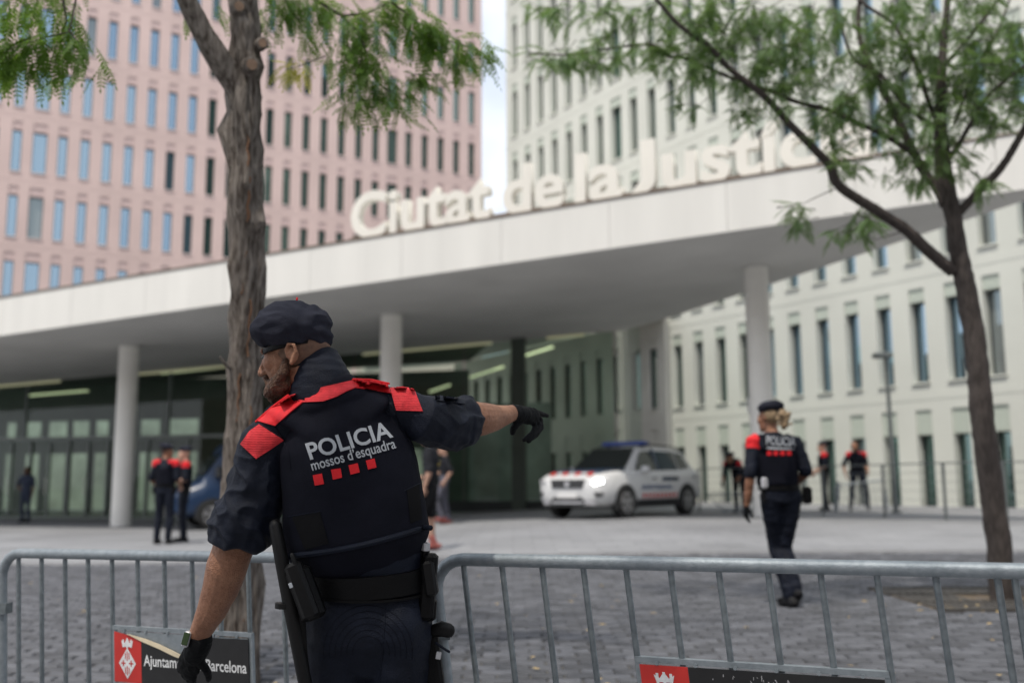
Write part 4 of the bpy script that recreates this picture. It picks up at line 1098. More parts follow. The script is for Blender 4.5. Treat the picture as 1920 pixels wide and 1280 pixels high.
    patch3(M4, root, 'grille', [(2.10, .40, .655), (2.10, -.40, .655), (2.06, -.46, .83), (2.06, .46, .83)], M_trim, V((.115, 0, .01)))
    vehicle(root, M4, 'badge', MB().tube([(2.18, 0, .74), (2.215, 0, .74)], .06, 16), M_silver, root)
    patch3(M4, root, 'lower_intake', [(2.08, .58, .27), (2.08, -.58, .27), (2.08, -.36, .47), (2.08, .36, .47)], M_trim, V((.115, 0, 0)))
    patch3(M4, root, 'number_plate', [(2.19, .26, .45), (2.19, -.26, .45), (2.185, -.26, .56), (2.185, .26, .56)], M_plate, V((.025, 0, 0)))
    patch3(M4, root, 'front_skid', [(2.15, .40, .335), (2.15, -.40, .335), (2.15, -.40, .375), (2.15, .40, .375)], M_silver, V((.06, 0, 0)))
    # bonnet: navy film with a red and white edge
    patch3(M4, root, 'bonnet_film', [(1.0, .70, 1.04), (1.0, -.70, 1.04), (1.4, -.68, 1.03), (1.86, -.62, .975), (1.86, .62, .975), (1.4, .68, 1.03)], M_navyp, V((.0, 0, .045)))
    for k in range(7):
        y = -.49 + k * .163
        patch3(M4, root, 'bonnet_check', [(1.94, y - .05, .955), (1.94, y + .05, .955), (2.075, y + .05, .905), (2.075, y - .05, .905)], M_redp if k % 2 == 0 else M_wpaint, V((.02, 0, .045)))
    lb = vehicle(root, M4, 'light_bar', MB().bbox((-.12, 0, 1.66), (.30, 1.16, .10), .03), M_bluelens, root, True)
    for s_ in (1, -1): vehicle(root, M4, 'mount', MB().box((-.12, s_ * .45, 1.60), (.12, .06, .06)), M_trim, lb)
    # door lettering
    me = text_mesh("MOSSOS D'ESQUADRA", .135, .004); w = max(v.co.x for v in me.vertices)
    for v in me.vertices: v.co = M4 @ V((.66 - v.co.x * 1.32 / w, .924, .625 + v.co.y * .9))
    me.materials.append(M_bluep); link('lettering', me, root)
suv()

def van():
    pf = D(397, 966, 25.2); pf.z = g(pf.x, pf.y) + .01
    d = V((-.90, -.44, 0)).normalized(); pr = pf - d * 3.3; pr.z = g(pr.x, pr.y) + .01
    M4 = Matrix.Translation(pf) @ place(pf, pr) @ Matrix.Translation(V((-1.75, -.86, 0)))
    root = thing('police_van', 'dark blue police van parked behind the tree trunk and two officers', 'van', loc=M4 @ V((0, 0, 0)))
    st = [(-2.75, .40, .55, 1.2, 2.40, .90, .96, .84), (-2.70, .34, .45, 1.25, 2.46, .92, .99, .85), (-1.0, .32, .45, 1.25, 2.48, .93, 1.0, .86), (.9, .32, .45, 1.25, 2.46, .93, 1.0, .85), (1.35, .32, .45, 1.2, 2.10, .93, .995, .82), (1.86, .32, .45, 1.05, 1.42, .92, .985, .80), (2.0, .32, .45, .98, 1.20, .91, .98, .78), (2.5, .34, .45, .90, 1.05, .84, .93, .70), (2.68, .40, .5, .8, .92, .74, .82, .62)]
    b = MB(); b.loft([sect(*s_, cr=.02) for s_ in st]); vehicle(root, M4, 'body', b, M_vanblue, root, True, 40)
    patch3(M4, root, 'windscreen', [(1.92, .74, 1.36), (1.92, -.74, 1.36), (1.05, -.74, 2.38), (1.05, .74, 2.38)], M_carglass, V((.03, 0, .025)))
    for s_ in (1, -1):
        patch3(M4, root, 'side_window', [(1.45, s_ * .972, 1.30), (.45, s_ * .972, 1.30), (.45, s_ * .935, 1.95), (.95, s_ * .935, 1.95)], M_carglass, V((0, s_ * .03, .0)))
        patch3(M4, root, 'side_window', [(.3, s_ * .985, 1.35), (-2.4, s_ * .985, 1.35), (-2.4, s_ * .94, 1.95), (.3, s_ * .94, 1.95)], M_carglass, V((0, s_ * .02, 0)))
        patch3(M4, root, 'white_stripe', [(1.5, s_ * 1.0, .92), (.2, s_ * 1.0, .92), (.2, s_ * 1.0, 1.02), (1.35, s_ * 1.0, 1.05)], M_wpaint, V((0, s_ * .006, 0)))
        for x in (1.75, -1.55):
            n_ = 20; r_ = .43
            patch3(M4, root, 'wheel_arch', [(x + r_ * math.cos(math.pi * i / n_), s_ * .955, .34 + r_ * math.sin(math.pi * i / n_)) for i in range(n_ + 1)] + [(x - r_, s_ * .955, .24), (x + r_, s_ * .955, .24)], M_trim, V((0, s_ * .05, 0)))
            wheel(root, M4, x, s_ * .91, .36, .23, s_)
        patch3(M4, root, 'headlight', [(2.42, s_ * .58, .86), (2.30, s_ * .86, .86), (2.16, s_ * .84, 1.08), (2.36, s_ * .62, 1.04)], M_lens, V((.1, s_ * .03, .02)))
        vehicle(root, M4, 'mirror', MB().bbox((1.62, s_ * 1.12, 1.42), (.14, .2, .3), .04), M_trim, root, True)
    patch3(M4, root, 'bumper', [(2.66, .80, .32), (2.66, -.80, .32), (2.66, -.80, .62), (2.66, .80, .62)], M_trim, V((.06, 0, 0)))
    patch3(M4, root, 'grille', [(2.66, .5, .68), (2.66, -.5, .68), (2.60, -.5, .86), (2.60, .5, .86)], M_trim, V((.05, 0, 0)))
    vehicle(root, M4, 'light_bar', MB().bbox((.7, 0, 2.56), (.3, 1.3, .13), .03), M_bluelens, root, True)
van()
# ------------------------------------------------------------------ people
def cloth(name, col, var=.18, rough=.85, bs=220, bump=.25, scale=9, spec=.12):
    return mat(name, col, rough, var, scale, bump, bs, spec=spec)
M_navy = cloth('navy_uniform_cloth', (.0062, .0085, .0165), .25, .62, 260, .3, 12, .16); M_vest = cloth('vest_cloth', (.0068, .0074, .0125), .15, .8, 320, .25, 12, .08)
M_red = cloth('red_reflective_cloth', (.60, .022, .028), .10, .6, 160, .2); M_black = cloth('black_leather', (.0035, .0035, .004), .2, .5, 120, .15)
M_glove = cloth('black_glove', (.0045, .005, .006), .2, .7, 200, .3); M_boot = cloth('boot_leather', (.010, .010, .011), .2, .4, 80, .2)
M_greytext = cloth('grey_reflective_print', (.33, .35, .38), .08, .6, 300, .1)
M_beret = cloth('beret_cloth', (.021, .0225, .033), .2, .9, 300, .4)
def skin_mat(name, col, col2):
    m = mat(name, col, .52, .1, 16, .35, 210, spec=.3, var2=col2, detail=9)
    t = m.node_tree; b = t.nodes['Principled BSDF']; src = b.inputs['Base Color'].links[0].from_socket
    # blotches and freckles
    tcn = t.nodes.new('ShaderNodeTexCoord'); n2 = t.nodes.new('ShaderNodeTexNoise'); n2.inputs['Scale'].default_value = 95; n2.inputs['Detail'].default_value = 4
    rp = t.nodes.new('ShaderNodeValToRGB'); rp.color_ramp.elements[0].position = .38; rp.color_ramp.elements[1].position = .62
    rp.color_ramp.elements[0].color = (.70, .60, .55, 1); rp.color_ramp.elements[1].color = (1.08, 1.05, 1.03, 1)
    mm = t.nodes.new('ShaderNodeMix'); mm.data_type = 'RGBA'; mm.blend_type = 'MULTIPLY'; mm.inputs[0].default_value = .45
    t.links.new(tcn.outputs['Object'], n2.inputs['Vector']); t.links.new(n2.outputs['Fac'], rp.inputs['Fac']); t.links.new(src, mm.inputs[6]); t.links.new(rp.outputs['Color'], mm.inputs[7]); t.links.new(mm.outputs[2], b.inputs['Base Color'])
    return m
M_skin = skin_mat('skin', (.31, .16, .098), (.21, .10, .06)); M_skin2 = skin_mat('skin_pale', (.52, .33, .25), (.46, .27, .2)); M_skin3 = skin_mat('skin_dark', (.16, .085, .055), (.12, .06, .04))
M_hair_d = mat('dark_hair', (.025, .018, .013), .6, .4, 60, .5, 150); M_hair_bl = mat('blond_hair', (.27, .19, .11), .6, .5, 50, .8, 90)
M_beard = mat('brown_beard', (.085, .042, .024), .7, .45, 70, .8, 180); M_eye = mat('eye', (.02, .016, .012), .2, 0)
M_dkt = cloth('charcoal_tshirt', (.022, .023, .028)); M_greyt = cloth('grey_trousers', (.10, .10, .125)); M_short = cloth('black_shorts', (.015, .015, .017)); M_blueg = cloth('guard_shirt', (.045, .055, .085))
M_yel = cloth('yellow_print', (.55, .42, .03), .1); M_shoe = mat('trainers', (.25, .07, .06), .7, .2, 20)

def remesh(b, name, mats, voxel, smooth=6, factor=.5, disp=None):
    """one continuous skin over the overlapping volumes of b; each face keeps the material of the nearest volume"""
    bv = BVHTree.FromPolygons([V(p) for p in b.v], b.f); fm = list(b.m); kd = None
    me = b.mesh(name, mats)
    r = evaluated(me, [('REMESH', dict(mode='VOXEL', voxel_size=voxel, use_smooth_shade=True)), ('SMOOTH', dict(factor=factor, iterations=smooth))])
    idx = [fm[bv.find_nearest(p.center)[2]] for p in r.polygons]
    if disp:
        r.update(); nrm = [V(v.normal) for v in r.vertices]
        for v, nn in zip(r.vertices, nrm): v.co = v.co + nn * disp(V(v.co), nn, kd)
    r.materials.clear()
    for m in mats: r.materials.append(m)
    r.polygons.foreach_set('material_index', idx)
    r.polygons.foreach_set('use_smooth', [True] * len(r.polygons)); r.name = name; r.update()
    return r
def dense(p0, p1, r0, r1, n=5):
    p0, p1 = V(p0), V(p1)
    return [p0.lerp(p1, i / n) for i in range(n + 1)], [r0 + (r1 - r0) * i / n for i in range(n + 1)]

def fingers(b, wr, el, palm_n, side, curl, mi, k=1.0, thumb=True):
    """palm, four unequal bent fingers and a thumb beyond a wrist; palm_n: the way the palm faces; side: +1 thumb along +lat"""
    d = (V(wr) - V(el)).normalized(); pn = V(palm_n); pn = (pn - d * pn.dot(d)).normalized(); lat = d.cross(pn) * side
    b.tube([V(wr) - d * .02 * k, V(wr) + d * .025 * k, V(wr) + d * .06 * k, V(wr) + d * .092 * k], [(.026 * k, .018 * k), (.036 * k, .018 * k), (.041 * k, .016 * k), (.036 * k, .013 * k)], 10, mi, hint=lat, roundcap=True)
    for i, (o, L) in enumerate(((.029, .072), (.010, .080), (-.010, .074), (-.028, .058))):
        p = V(wr) + d * (.082 * k) + lat * (o * k); pts = [p]; a = 0
        for s_, c in ((.45, curl * .8), (.30, curl), (.25, curl * .7)):
            a += c; pts.append(pts[-1] + (d * math.cos(a) + pn * math.sin(a)) * (L * s_ * k))
        b.tube(pts, [.0098 * k, .0092 * k, .0085 * k, .007 * k], 8, mi, roundcap=True)
    if thumb:
        p = V(wr) + d * .022 * k + lat * .028 * k
        q = p + (d * .6 + lat * .65 + pn * .35).normalized() * .036 * k; r_ = q + (d * .85 + lat * .15 + pn * .45).normalized() * .03 * k; t = r_ + (d * .9 + pn * .4).normalized() * .022 * k
        b.tube([p, q, r_, t], [.014 * k, .0115 * k, .0105 * k, .008 * k], 8, mi, roundcap=True)

def head_vol(b, c, M, k=1.0, mi=0, neck_to=None, me_=None):
    """skull, jaw, nose, brow, lips, ears; M turns the head (y = the way the face looks)"""
    q = lambda x, y, z: V(c) + M @ V((x * k, y * k, z * k))
    e = lambda p, r, m_=mi: b.ell(q(*p), tuple(v * k for v in r), M, 14, 10, m_)
    e((0, -.015, .045), (.076, .098, .088)); e((0, .042, -.015), (.062, .056, .088)); e((0, .045, -.078), (.054, .052, .038)); e((0, .082, -.1), (.026, .02, .02))
    e((0, .088, .03), (.046, .013, .012))
    b.tube([q(0, .092, .022), q(0, .106, -.008), q(0, .117, -.03)], [.009 * k, .011 * k, .014 * k], 8, mi, roundcap=True)
    for s_ in (-1, 1):
        e((s_ * .013, .104, -.034), (.010, .012, .009)); e((s_ * .042, .062, -.012), (.024, .028, .026))
        e((s_ * .076, -.026, -.004), (.009, .018, .028)); b.tube([q(s_ * .080, -.010, -.012), q(s_ * .084, -.009, .012), q(s_ * .090, -.022, .027), q(s_ * .094, -.042, .020), q(s_ * .090, -.042, -.002), q(s_ * .083, -.026, -.026), q(s_ * .079, -.014, -.034)], [.005 * k, .0055 * k, .006 * k, .0065 * k, .006 * k, .006 * k, .007 * k], 7, mi)
        if me_ is not None: e((s_ * .031, .088, .010), (.013, .009, .007), me_)
    e((0, .096, -.062), (.021, .011, .007)); e((0, .094, -.074), (.018, .011, .008))
    if neck_to is not None: b.tube([q(0, -.02, -.04), q(0, -.022, -.09), V(neck_to)], [.056 * k, .055 * k, .062 * k], 14, mi)

def rotz(a): return Matrix.Rotation(a, 3, 'Z')
def person(label, base, yaw, H=1.76, pose=None, outfit=None, look=0., nod=0., cat='person', voxel=.013, group=None, scale_w=1.0):
    """a standing or walking figure. base: world point between the feet; yaw: 0 faces away from the camera (+Y)"""
    k = H / 1.76; o = dict(top=M_navy, sleeve='short', legs=M_navy, legcut='long', skin=M_skin, hand=None, boots=M_boot, vest=None, beret=None, hair=None, belt=None, red=False, beard=False)
    o.update(outfit or {})
    J = dict(pel=(0, 0, .96), waist=(0, .0, 1.10), chest=(0, .0, 1.30), neck=(0, -.01, 1.50), head=(0, .025, 1.635),
             sl=(-.185, 0, 1.43), el=(-.235, -.03, 1.14), wl=(-.24, .05, .90), sr=(.185, 0, 1.43), er=(.235, -.03, 1.14), wr=(.24, .05, .90),
             hl=(-.09, 0, .93), kl=(-.105, .02, .50), al=(-.11, -.03, .085), hr=(.09, 0, .93), kr=(.105, .02, .50), ar=(.11, -.03, .085), tl=(-.02, 1, 0), tr=(.02, 1, 0))
    J.update(pose or {})
    R3 = rotz(yaw); w_ = lambda p: V(base) + R3 @ (V(p) * k); dirw = lambda p: R3 @ V(p)
    g_ = {a: w_(p) for a, p in J.items() if a not in ('tl', 'tr')}
    root = thing('person', label, cat, loc=base, group=group)
    mats = [o['skin'], o['top'], o['legs'], o['boots'], o['hand'] or o['skin'], M_red, M_eye, M_hair_d]
    b = MB()
    up = R3 @ V((1, 0, 0))
    # torso
    C_ = [('pel', -.07, .150, .105, 2), ('pel', .02, .172, .118, 2), ('waist', -.02, .158, .108, 1), ('waist', .07, .160, .108, 1), ('chest', 0, .182, .122, 1), ('chest', .08, .196, .120, 1), ('neck', -.075, .185, .098, 1), ('neck', -.03, .125, .078, 1), ('neck', .01, .068, .064, 1)]
    seg = {1: ([], []), 2: ([], [])}
    for nm, dz, a, c, mi in C_:
        seg[mi][0].append(g_[nm] + V((0, 0, dz * k))); seg[mi][1].append((a * k * scale_w, c * k))
    seg[2][0].append(seg[1][0][0]); seg[2][1].append(seg[1][1][0])
    b.tube(seg[1][0], seg[1][1], 22, 1, hint=up); b.tube(seg[2][0], seg[2][1], 22, 2, hint=up)
    # arms
    for s_, S_, E_, W_ in ((-1, 'sl', 'el', 'wl'), (1, 'sr', 'er', 'wr')):
        a, e, w = g_[S_], g_[E_], g_[W_]
        inn = a - (R3 @ V((s_ * .06, 0, 0))) * k
        sl = o['sleeve']
        b.tube([inn, a, a.lerp(e, .3), a.lerp(e, .6)] + ([a.lerp(e, .92)] if sl != 'none' else []), [.075 * k, .071 * k, .066 * k, .062 * k] + ([.063 * k] if sl != 'none' else []), 14, 1, roundcap=True)
        if sl == 'long': b.tube([e, e.lerp(w, .5), w], [.052 * k, .046 * k, .036 * k], 12, 1, roundcap=True)
        b.tube([a.lerp(e, .7), e, e.lerp(w, .25), e.lerp(w, .6), w], [.046 * k, .043 * k, .044 * k, .036 * k, .028 * k], 12, 0, roundcap=True)
        if o['red'] and (s_ < 0 or o['red'] != 3): b.tube([inn.lerp(a, .6) + V((0, 0, .012 * k)), a + V((0, 0, .01 * k)), a.lerp(e, .18)], [.076 * k, .0765 * k, .0725 * k], 14, 5)
    # legs
    for s_, h_, n_, a_, t_ in ((-1, 'hl', 'kl', 'al', 'tl'), (1, 'hr', 'kr', 'ar', 'tr')):
        h, kn, an = g_[h_], g_[n_], g_[a_]; td = dirw(J[t_]).normalized()
        mi = 2; lc = o['legcut']
        if lc == 'long':
            b.tube([h + V((0, 0, .03 * k)), h.lerp(kn, .35), h.lerp(kn, .75), kn, kn.lerp(an, .3), kn.lerp(an, .65), an + (kn - an) * .06], [.098 * k, .09 * k, .074 * k, .068 * k, .070 * k, .062 * k, .060 * k], 16, 2, roundcap=True)
        else:
            b.tube([h + V((0, 0, .03 * k)), h.lerp(kn, .4), h.lerp(kn, .92)], [.1 * k, .098 * k, .092 * k], 16, 2, roundcap=True)
            b.tube([h.lerp(kn, .7), kn, kn.lerp(an, .3), kn.lerp(an, .7), an], [.062 * k, .054 * k, .058 * k, .042 * k, .034 * k], 14, 0, roundcap=True)
        up_ = (kn - an).normalized()
        b.tube([an + up_ * .10 * k, an, an - up_ * .03 * k], [.05 * k, .048 * k, .046 * k], 12, 3, roundcap=True)
        b.tube([an - td * .05 * k - up_ * .045 * k, an + td * .04 * k - up_ * .04 * k, an + td * .12 * k - up_ * .05 * k, an + td * .185 * k - up_ * .055 * k], [(.038 * k, .040 * k), (.042 * k, .045 * k), (.047 * k, .034 * k), (.040 * k, .026 * k)], 12, 3, roundcap=True)
    hM = R3 @ rotz(look) @ Matrix.Rotation(nod, 3, 'X')
    head_vol(b, g_['head'], hM, k, 0, g_['neck'] + V((0, 0, -.02 * k)), 6)
    def fold(p, n, kd):
        return .006 * noise.noise(V((p.x * 11, p.y * 11, p.z * 22))) + .004 * noise.noise(V((p.x * 24, p.y * 24, p.z * 40)))
    bm = remesh(b, 'body', mats, voxel, 4, .5, fold)
    hb = MB()
    fingers(hb, g_['wl'], g_['el'], dirw((.9, .2, 0)), 1, .35, 4, k); fingers(hb, g_['wr'], g_['er'], dirw((-.9, .2, 0)), -1, .35, 4, k)
    # the hands are rooted in the wrists: join them to the same mesh
    off = len(bm.vertices); vs = [tuple(v.co) for v in bm.vertices] + hb.v
    fs = [tuple(p.vertices) for p in bm.polygons] + [tuple(i + off for i in f) for f in hb.f]; mis = [p.material_index for p in bm.polygons] + hb.m
    m2 = bpy.data.meshes.new('body'); m2.from_pydata(vs, [], fs)
    for m in mats: m2.materials.append(m)
    m2.polygons.foreach_set('material_index', mis); m2.polygons.foreach_set('use_smooth', [True] * len(fs)); m2.update()
    bpy.data.meshes.remove(bm); link('body', m2, root)
    hc = g_['head']; hq = lambda x, y, z: hc + hM @ V((x * k, y * k, z * k))
    if o['vest']:
        v = MB(); z0, z1 = g_['waist'], g_['neck']
        v.tube([g_['waist'] + V((0, 0, -.05 * k)), g_['waist'] + V((0, 0, .04 * k)), g_['chest'], g_['chest'] + V((0, 0, .07 * k)), g_['neck'] + V((0, 0, -.10 * k))], [(.182 * k, .138 * k), (.184 * k, .140 * k), (.196 * k, .15 * k), (.186 * k, .145 * k), (.165 * k, .125 * k)], 24, 0, hint=up)
        for s_ in (-1, 1):
            sx = R3 @ V((s_ * .115 * k, 0, 0))
            v.tube([g_['neck'] + sx + V((0, 0, -.13 * k)) + dirw((0, -.11 * k, 0)), g_['neck'] + sx + V((0, 0, -.025 * k)) + dirw((0, -.03 * k, 0)), g_['neck'] + sx + V((0, 0, -.04 * k)) + dirw((0, .06 * k, 0)), g_['neck'] + sx + V((0, 0, -.15 * k)) + dirw((0, .12 * k, 0))], [(.045 * k, .03 * k)] * 4, 10, 0, hint=up, roundcap=True)
            if o['red'] == 2: v.tube([g_['neck'] + sx + V((0, 0, -.055 * k)) + dirw((0, -.062 * k, 0)), g_['neck'] + sx + V((0, 0, -.022 * k)) + dirw((0, -.028 * k, 0)), g_['neck'] + sx + V((0, 0, -.038 * k)) + dirw((0, .06 * k, 0))], [(.047 * k, .033 * k)] * 3, 10, 1, hint=up, roundcap=True)
        vm = remesh(v, 'vest', [o['vest'], M_red], .011, 5); link('vest', vm, root)
    if o['beret']:
        c = MB(); c.ell(hq(0, -.03, .105), (.112 * k, .125 * k, .058 * k), hM @ Matrix.Rotation(-.12, 3, 'X'), 20, 10); c.ell(hq(.05, -.02, .095), (.085 * k, .10 * k, .05 * k), hM, 16, 8); c.ell(hq(0, -.012, .07), (.084 * k, .106 * k, .035 * k), hM, 18, 8)
        link('beret', remesh(c, 'beret', [M_beret], .008, 5, .5, lambda p, n, kd: .004 * noise.noise(p * 30)), root)
    if o['hair']:
        c = MB(); c.ell(hq(0, -.028, .055), (.080 * k, .094 * k, .086 * k), hM, 18, 12)
        hm = remesh(c, 'hair', [o['hair']], .008, 2, .5, lambda p, n, kd: .005 * noise.noise(p * 45)); link('hair', hm, root)
    if o['beard']:
        c = MB(); c.ell(hq(0, .052, -.085), (.056 * k, .054 * k, .042 * k), hM, 14, 10); link('beard', remesh(c, 'beard', [M_hair_d], .008, 2, .5, lambda p, n, kd: .004 * noise.noise(p * 60)), root)
    if o['belt']:
        MB().tube([g_['pel'] + V((0, 0, .045 * k)), g_['pel'] + V((0, 0, .095 * k))], [(.182 * k, .128 * k)] * 2, 24, 0, hint=up).build('belt', M_black, root, smooth=True)
        for s_ in (-1, 1): MB().bbox(w_((s_ * .185, -.02, .96)), (.07 * k, .09 * k, .15 * k), .015, R3).build('holster' if s_ > 0 else 'pouch', M_black, root)
    return root, g_, hq, dirw, w_

def bvh_of(objs):
    vs = []; fs = []
    for o in objs:
        m = o.data; b0 = len(vs); vs.extend([V(v.co) for v in m.vertices]); fs.extend([tuple(i + b0 for i in p.vertices) for p in m.polygons])
    return BVHTree.FromPolygons(vs, fs)
def drape(bm, fn, bvh, off, fallback=None):
    """lay a flat pattern (pattern coordinates in x, y) onto a body: fn gives the pixel, the pattern follows the surface there"""
    for v in bm.verts:
        px, py = fn(v.co.x, v.co.y); d = ray(px, py).normalized(); h, n, i, dist = bvh.ray_cast(CAM, d)
        if h is None:
            q = bvh.find_nearest(CAM + d * (fallback or 3.0))[0]; h = CAM + d * (q - CAM).dot(d)
        v.co = h - d * off
def drape_poly(name, poly, m, bvh, off, parent, th=.002, step=7, fallback=None, wrinkle=0.):
    bm = bmesh.new(); vs = [bm.verts.new((x, y, 0)) for x, y in poly]; bm.faces.new(vs)
    x0, x1 = min(p[0] for p in poly), max(p[0] for p in poly); y0, y1 = min(p[1] for p in poly), max(p[1] for p in poly)
    x = x0 + step
    while x < x1:
        bmesh.ops.bisect_plane(bm, geom=bm.verts[:] + bm.edges[:] + bm.faces[:], plane_co=(x, 0, 0), plane_no=(1, 0, 0)); x += step
    y = y0 + step
    while y < y1:
        bmesh.ops.bisect_plane(bm, geom=bm.verts[:] + bm.edges[:] + bm.faces[:], plane_co=(0, y, 0), plane_no=(0, 1, 0)); y += step
    drape(bm, lambda a, b: (a, b), bvh, off, fallback)
    me = bpy.data.meshes.new(name); bm.to_mesh(me); bm.free(); me.materials.append(m)
    r = evaluated(me, [('SOLIDIFY', dict(thickness=th, offset=0))]); r.name = name
    r.polygons.foreach_set('use_smooth', [True] * len(r.polygons))
    try: r.set_sharp_from_angle(angle=RAD(50))
    except Exception: pass
    return link(name, r, parent)
def drape_text(s, origin, ux, vy, m, bvh, off, parent, bold=.012, width=None, name='lettering', fallback=None):
    """ux: pixel vector of the whole text width, vy: pixel vector of one cap height"""
    me = text_mesh(s, 1, bold, 0, 4); w = max(v.co.x for v in me.vertices); caph = .72
    bm = bmesh.new(); bm.from_mesh(me); n = 14
    for i in range(1, n): bmesh.ops.bisect_plane(bm, geom=bm.verts[:] + bm.edges[:] + bm.faces[:], plane_co=(w * i / n, 0, 0), plane_no=(1, 0, 0))
    bmesh.ops.bisect_plane(bm, geom=bm.verts[:] + bm.edges[:] + bm.faces[:], plane_co=(0, .35, 0), plane_no=(0, 1, 0))
    drape(bm, lambda a, b: (origin[0] + ux[0] * a / w + vy[0] * b / caph, origin[1] + ux[1] * a / w + vy[1] * b / caph), bvh, off, fallback)
    m2 = bpy.data.meshes.new(name); bm.to_mesh(m2); bm.free(); bpy.data.meshes.remove(me); m2.materials.append(m)
    return link(name, m2, parent)
def stand(px, py, zc):
    p = D(px, py, zc); p.z = g(p.x, p.y); return p
OFF = dict(top=M_navy, legs=M_navy, red=True, vest=M_vest, beret=True, belt=True, hand=M_glove)

# policewoman walking away, blond curly ponytail
pw = stand(1482, 1128, 8.35)
root, J, hq, dirw, w_ = person('policewoman in beret with blond curly ponytail walking away in front of a column', pw, RAD(3), 1.70,
    dict(pel=(-.06, 0, .96), waist=(-.07, 0, 1.10), chest=(-.08, .0, 1.30), neck=(-.09, .0, 1.50), head=(-.115, .03, 1.635),
         sl=(-.265, .0, 1.42), el=(-.325, -.05, 1.13), wl=(-.345, .02, .875), sr=(.10, .0, 1.42), er=(.175, -.06, 1.16), wr=(.14, .17, 1.06),
         hl=(-.135, 0, .93), kl=(-.07, .12, .52), al=(.0, .0, .085), hr=(.045, 0, .93), kr=(.0, .10, .50), ar=(.05, -.02, .14), tl=(-.25, 1, 0), tr=(.1, 1, -.5)),
    dict(OFF, red=3), look=RAD(32), voxel=.009, scale_w=.96)
c = MB(); c.ell(hq(0, -.03, .03), (.078, .092, .085), None, 16, 10); link('hair', remesh(c, 'hair', [M_hair_bl], .007, 2, .5, lambda p, n, kd: .004 * noise.noise(p * 60)), root)
c = MB(); pc = D(1470, 783, 8.2)
for i in range(60):
    a = random.uniform(0, 6.28); t = random.random()
    c.ell(pc + V((random.gauss(0, .02), random.gauss(0, .02), .05 - t * .13 + random.gauss(0, .015))), random.uniform(.012, .022), None, 7, 5)
c.ell(pc, (.036, .036, .065), None, 10, 8); link('ponytail', remesh(c, 'ponytail', [M_hair_bl], .006, 1, .5, lambda p, n, kd: .005 * noise.noise(p * 70)), root)
bv = bvh_of([o for o in root.children if o.name.startswith(('vest', 'body'))])
drape_text('POLICIA', (1436, 833), (56, 3), (0, -17), M_greytext, bv, .006, root, .006, fallback=8.2)
drape_poly('print_line', [(1438, 838), (1490, 840), (1490, 843), (1438, 841)], M_greytext, bv, .006, root, fallback=8.2)
for i in range(4): drape_poly('red_square', [(1438 + i * 12.5, 845), (1446 + i * 12.5, 845), (1446 + i * 12.5, 853), (1438 + i * 12.5, 853)], M_red, bv, .006, root, step=4, fallback=8.2)
MB().bbox(D(1433, 905, 8.15), (.05, .05, .09), .012).build('radio', M_silver, root)

# two officers talking on the left
p = stand(305, 1019, 18.2)
person('policeman seen from behind talking beside the round column at left', p, RAD(-8), 1.80, dict(wl=(-.2, .16, 1.0), el=(-.26, -.02, 1.15), wr=(.2, .18, 1.02)), dict(OFF, red=2, hand=M_skin2, hair=M_hair_d), look=RAD(-35), voxel=.014, group='officers in the plaza')
p = stand(341, 1017, 18.9)
person('policeman with folded arms facing his colleague near the blue van', p, RAD(112), 1.78, dict(el=(-.25, .0, 1.15), wl=(-.05, .27, 1.12), er=(.25, .0, 1.15), wr=(.05, .26, 1.17)), dict(OFF, red=2, hand=M_skin2, skin=M_skin2), look=RAD(10), voxel=.014, group='officers in the plaza')
# guard at the door and a dark figure by the doors
p = stand(47, 964, 31.5)
person('security guard in dark blue shirt with hand on hip by the glass doors', p, RAD(170), 1.74, dict(er=(.34, -.03, 1.18), wr=(.20, .02, 1.02)), dict(top=M_blueg, legs=M_blueg, skin=M_skin3, hair=M_hair_d), look=RAD(-15), voxel=.016)
# passers-by behind the policeman
p = stand(833, 986, 22.4)
wlk, _, _, _, ww = person('man in dark t-shirt and grey trousers walking past the glass hall', p, RAD(100), 1.78, dict(wr=(.20, .30, 1.05), er=(.24, .02, 1.14), el=(-.25, -.12, 1.15), wl=(-.26, .02, .95), kl=(-.1, .20, .52), al=(-.11, .06, .15), kr=(.1, -.02, .5), ar=(.1, -.10, .085)), dict(top=M_dkt, legs=M_greyt, skin=M_skin2, hair=M_hair_d, boots=M_shoe), voxel=.014)
MB().tube([ww((.06, .125, 1.34)), ww((.06, .142, 1.34))], .07, 14).build('shirt_print', M_yel, wlk)
p = stand(806, 1037, 14.4)
person('man in black shorts and t-shirt half hidden behind the policeman', p, RAD(85), 1.76, dict(wr=(.22, .22, 1.02), kl=(-.1, .14, .52), al=(-.1, -.08, .11)), dict(top=M_dkt, legs=M_short, legcut='short', skin=M_skin2, hair=M_hair_d, boots=M_shoe), voxel=.014)
# officers handling barriers by the railing
p = stand(1549, 967, 26.2)
person('policeman in cap facing left holding a leaning barrier by the railing', p, RAD(75), 1.78, dict(wl=(-.1, .25, .95), wr=(.16, .3, 1.0)), dict(OFF, red=2, hand=M_skin2, skin=M_skin2), voxel=.015, group='officers in the plaza')
p = stand(1612, 969, 26.0)
person('bald bearded policeman carrying a barrier in front of the green building', p, RAD(165), 1.80, dict(neck=(.03, .06, 1.49), head=(.05, .13, 1.61), wl=(-.24, .22, .98), wr=(.3, .12, .92), er=(.33, .0, 1.15), hl=(-.1, 0, .93), kl=(-.18, .06, .5), al=(-.21, 0, .085), kr=(.16, .02, .5), ar=(.2, -.03, .085)), dict(top=M_navy, legs=M_navy, red=2, vest=M_vest, belt=True, skin=M_skin, beard=True), look=RAD(10), nod=RAD(-8), voxel=.015, group='officers in the plaza')
p = stand(1388, 958, 25.2)
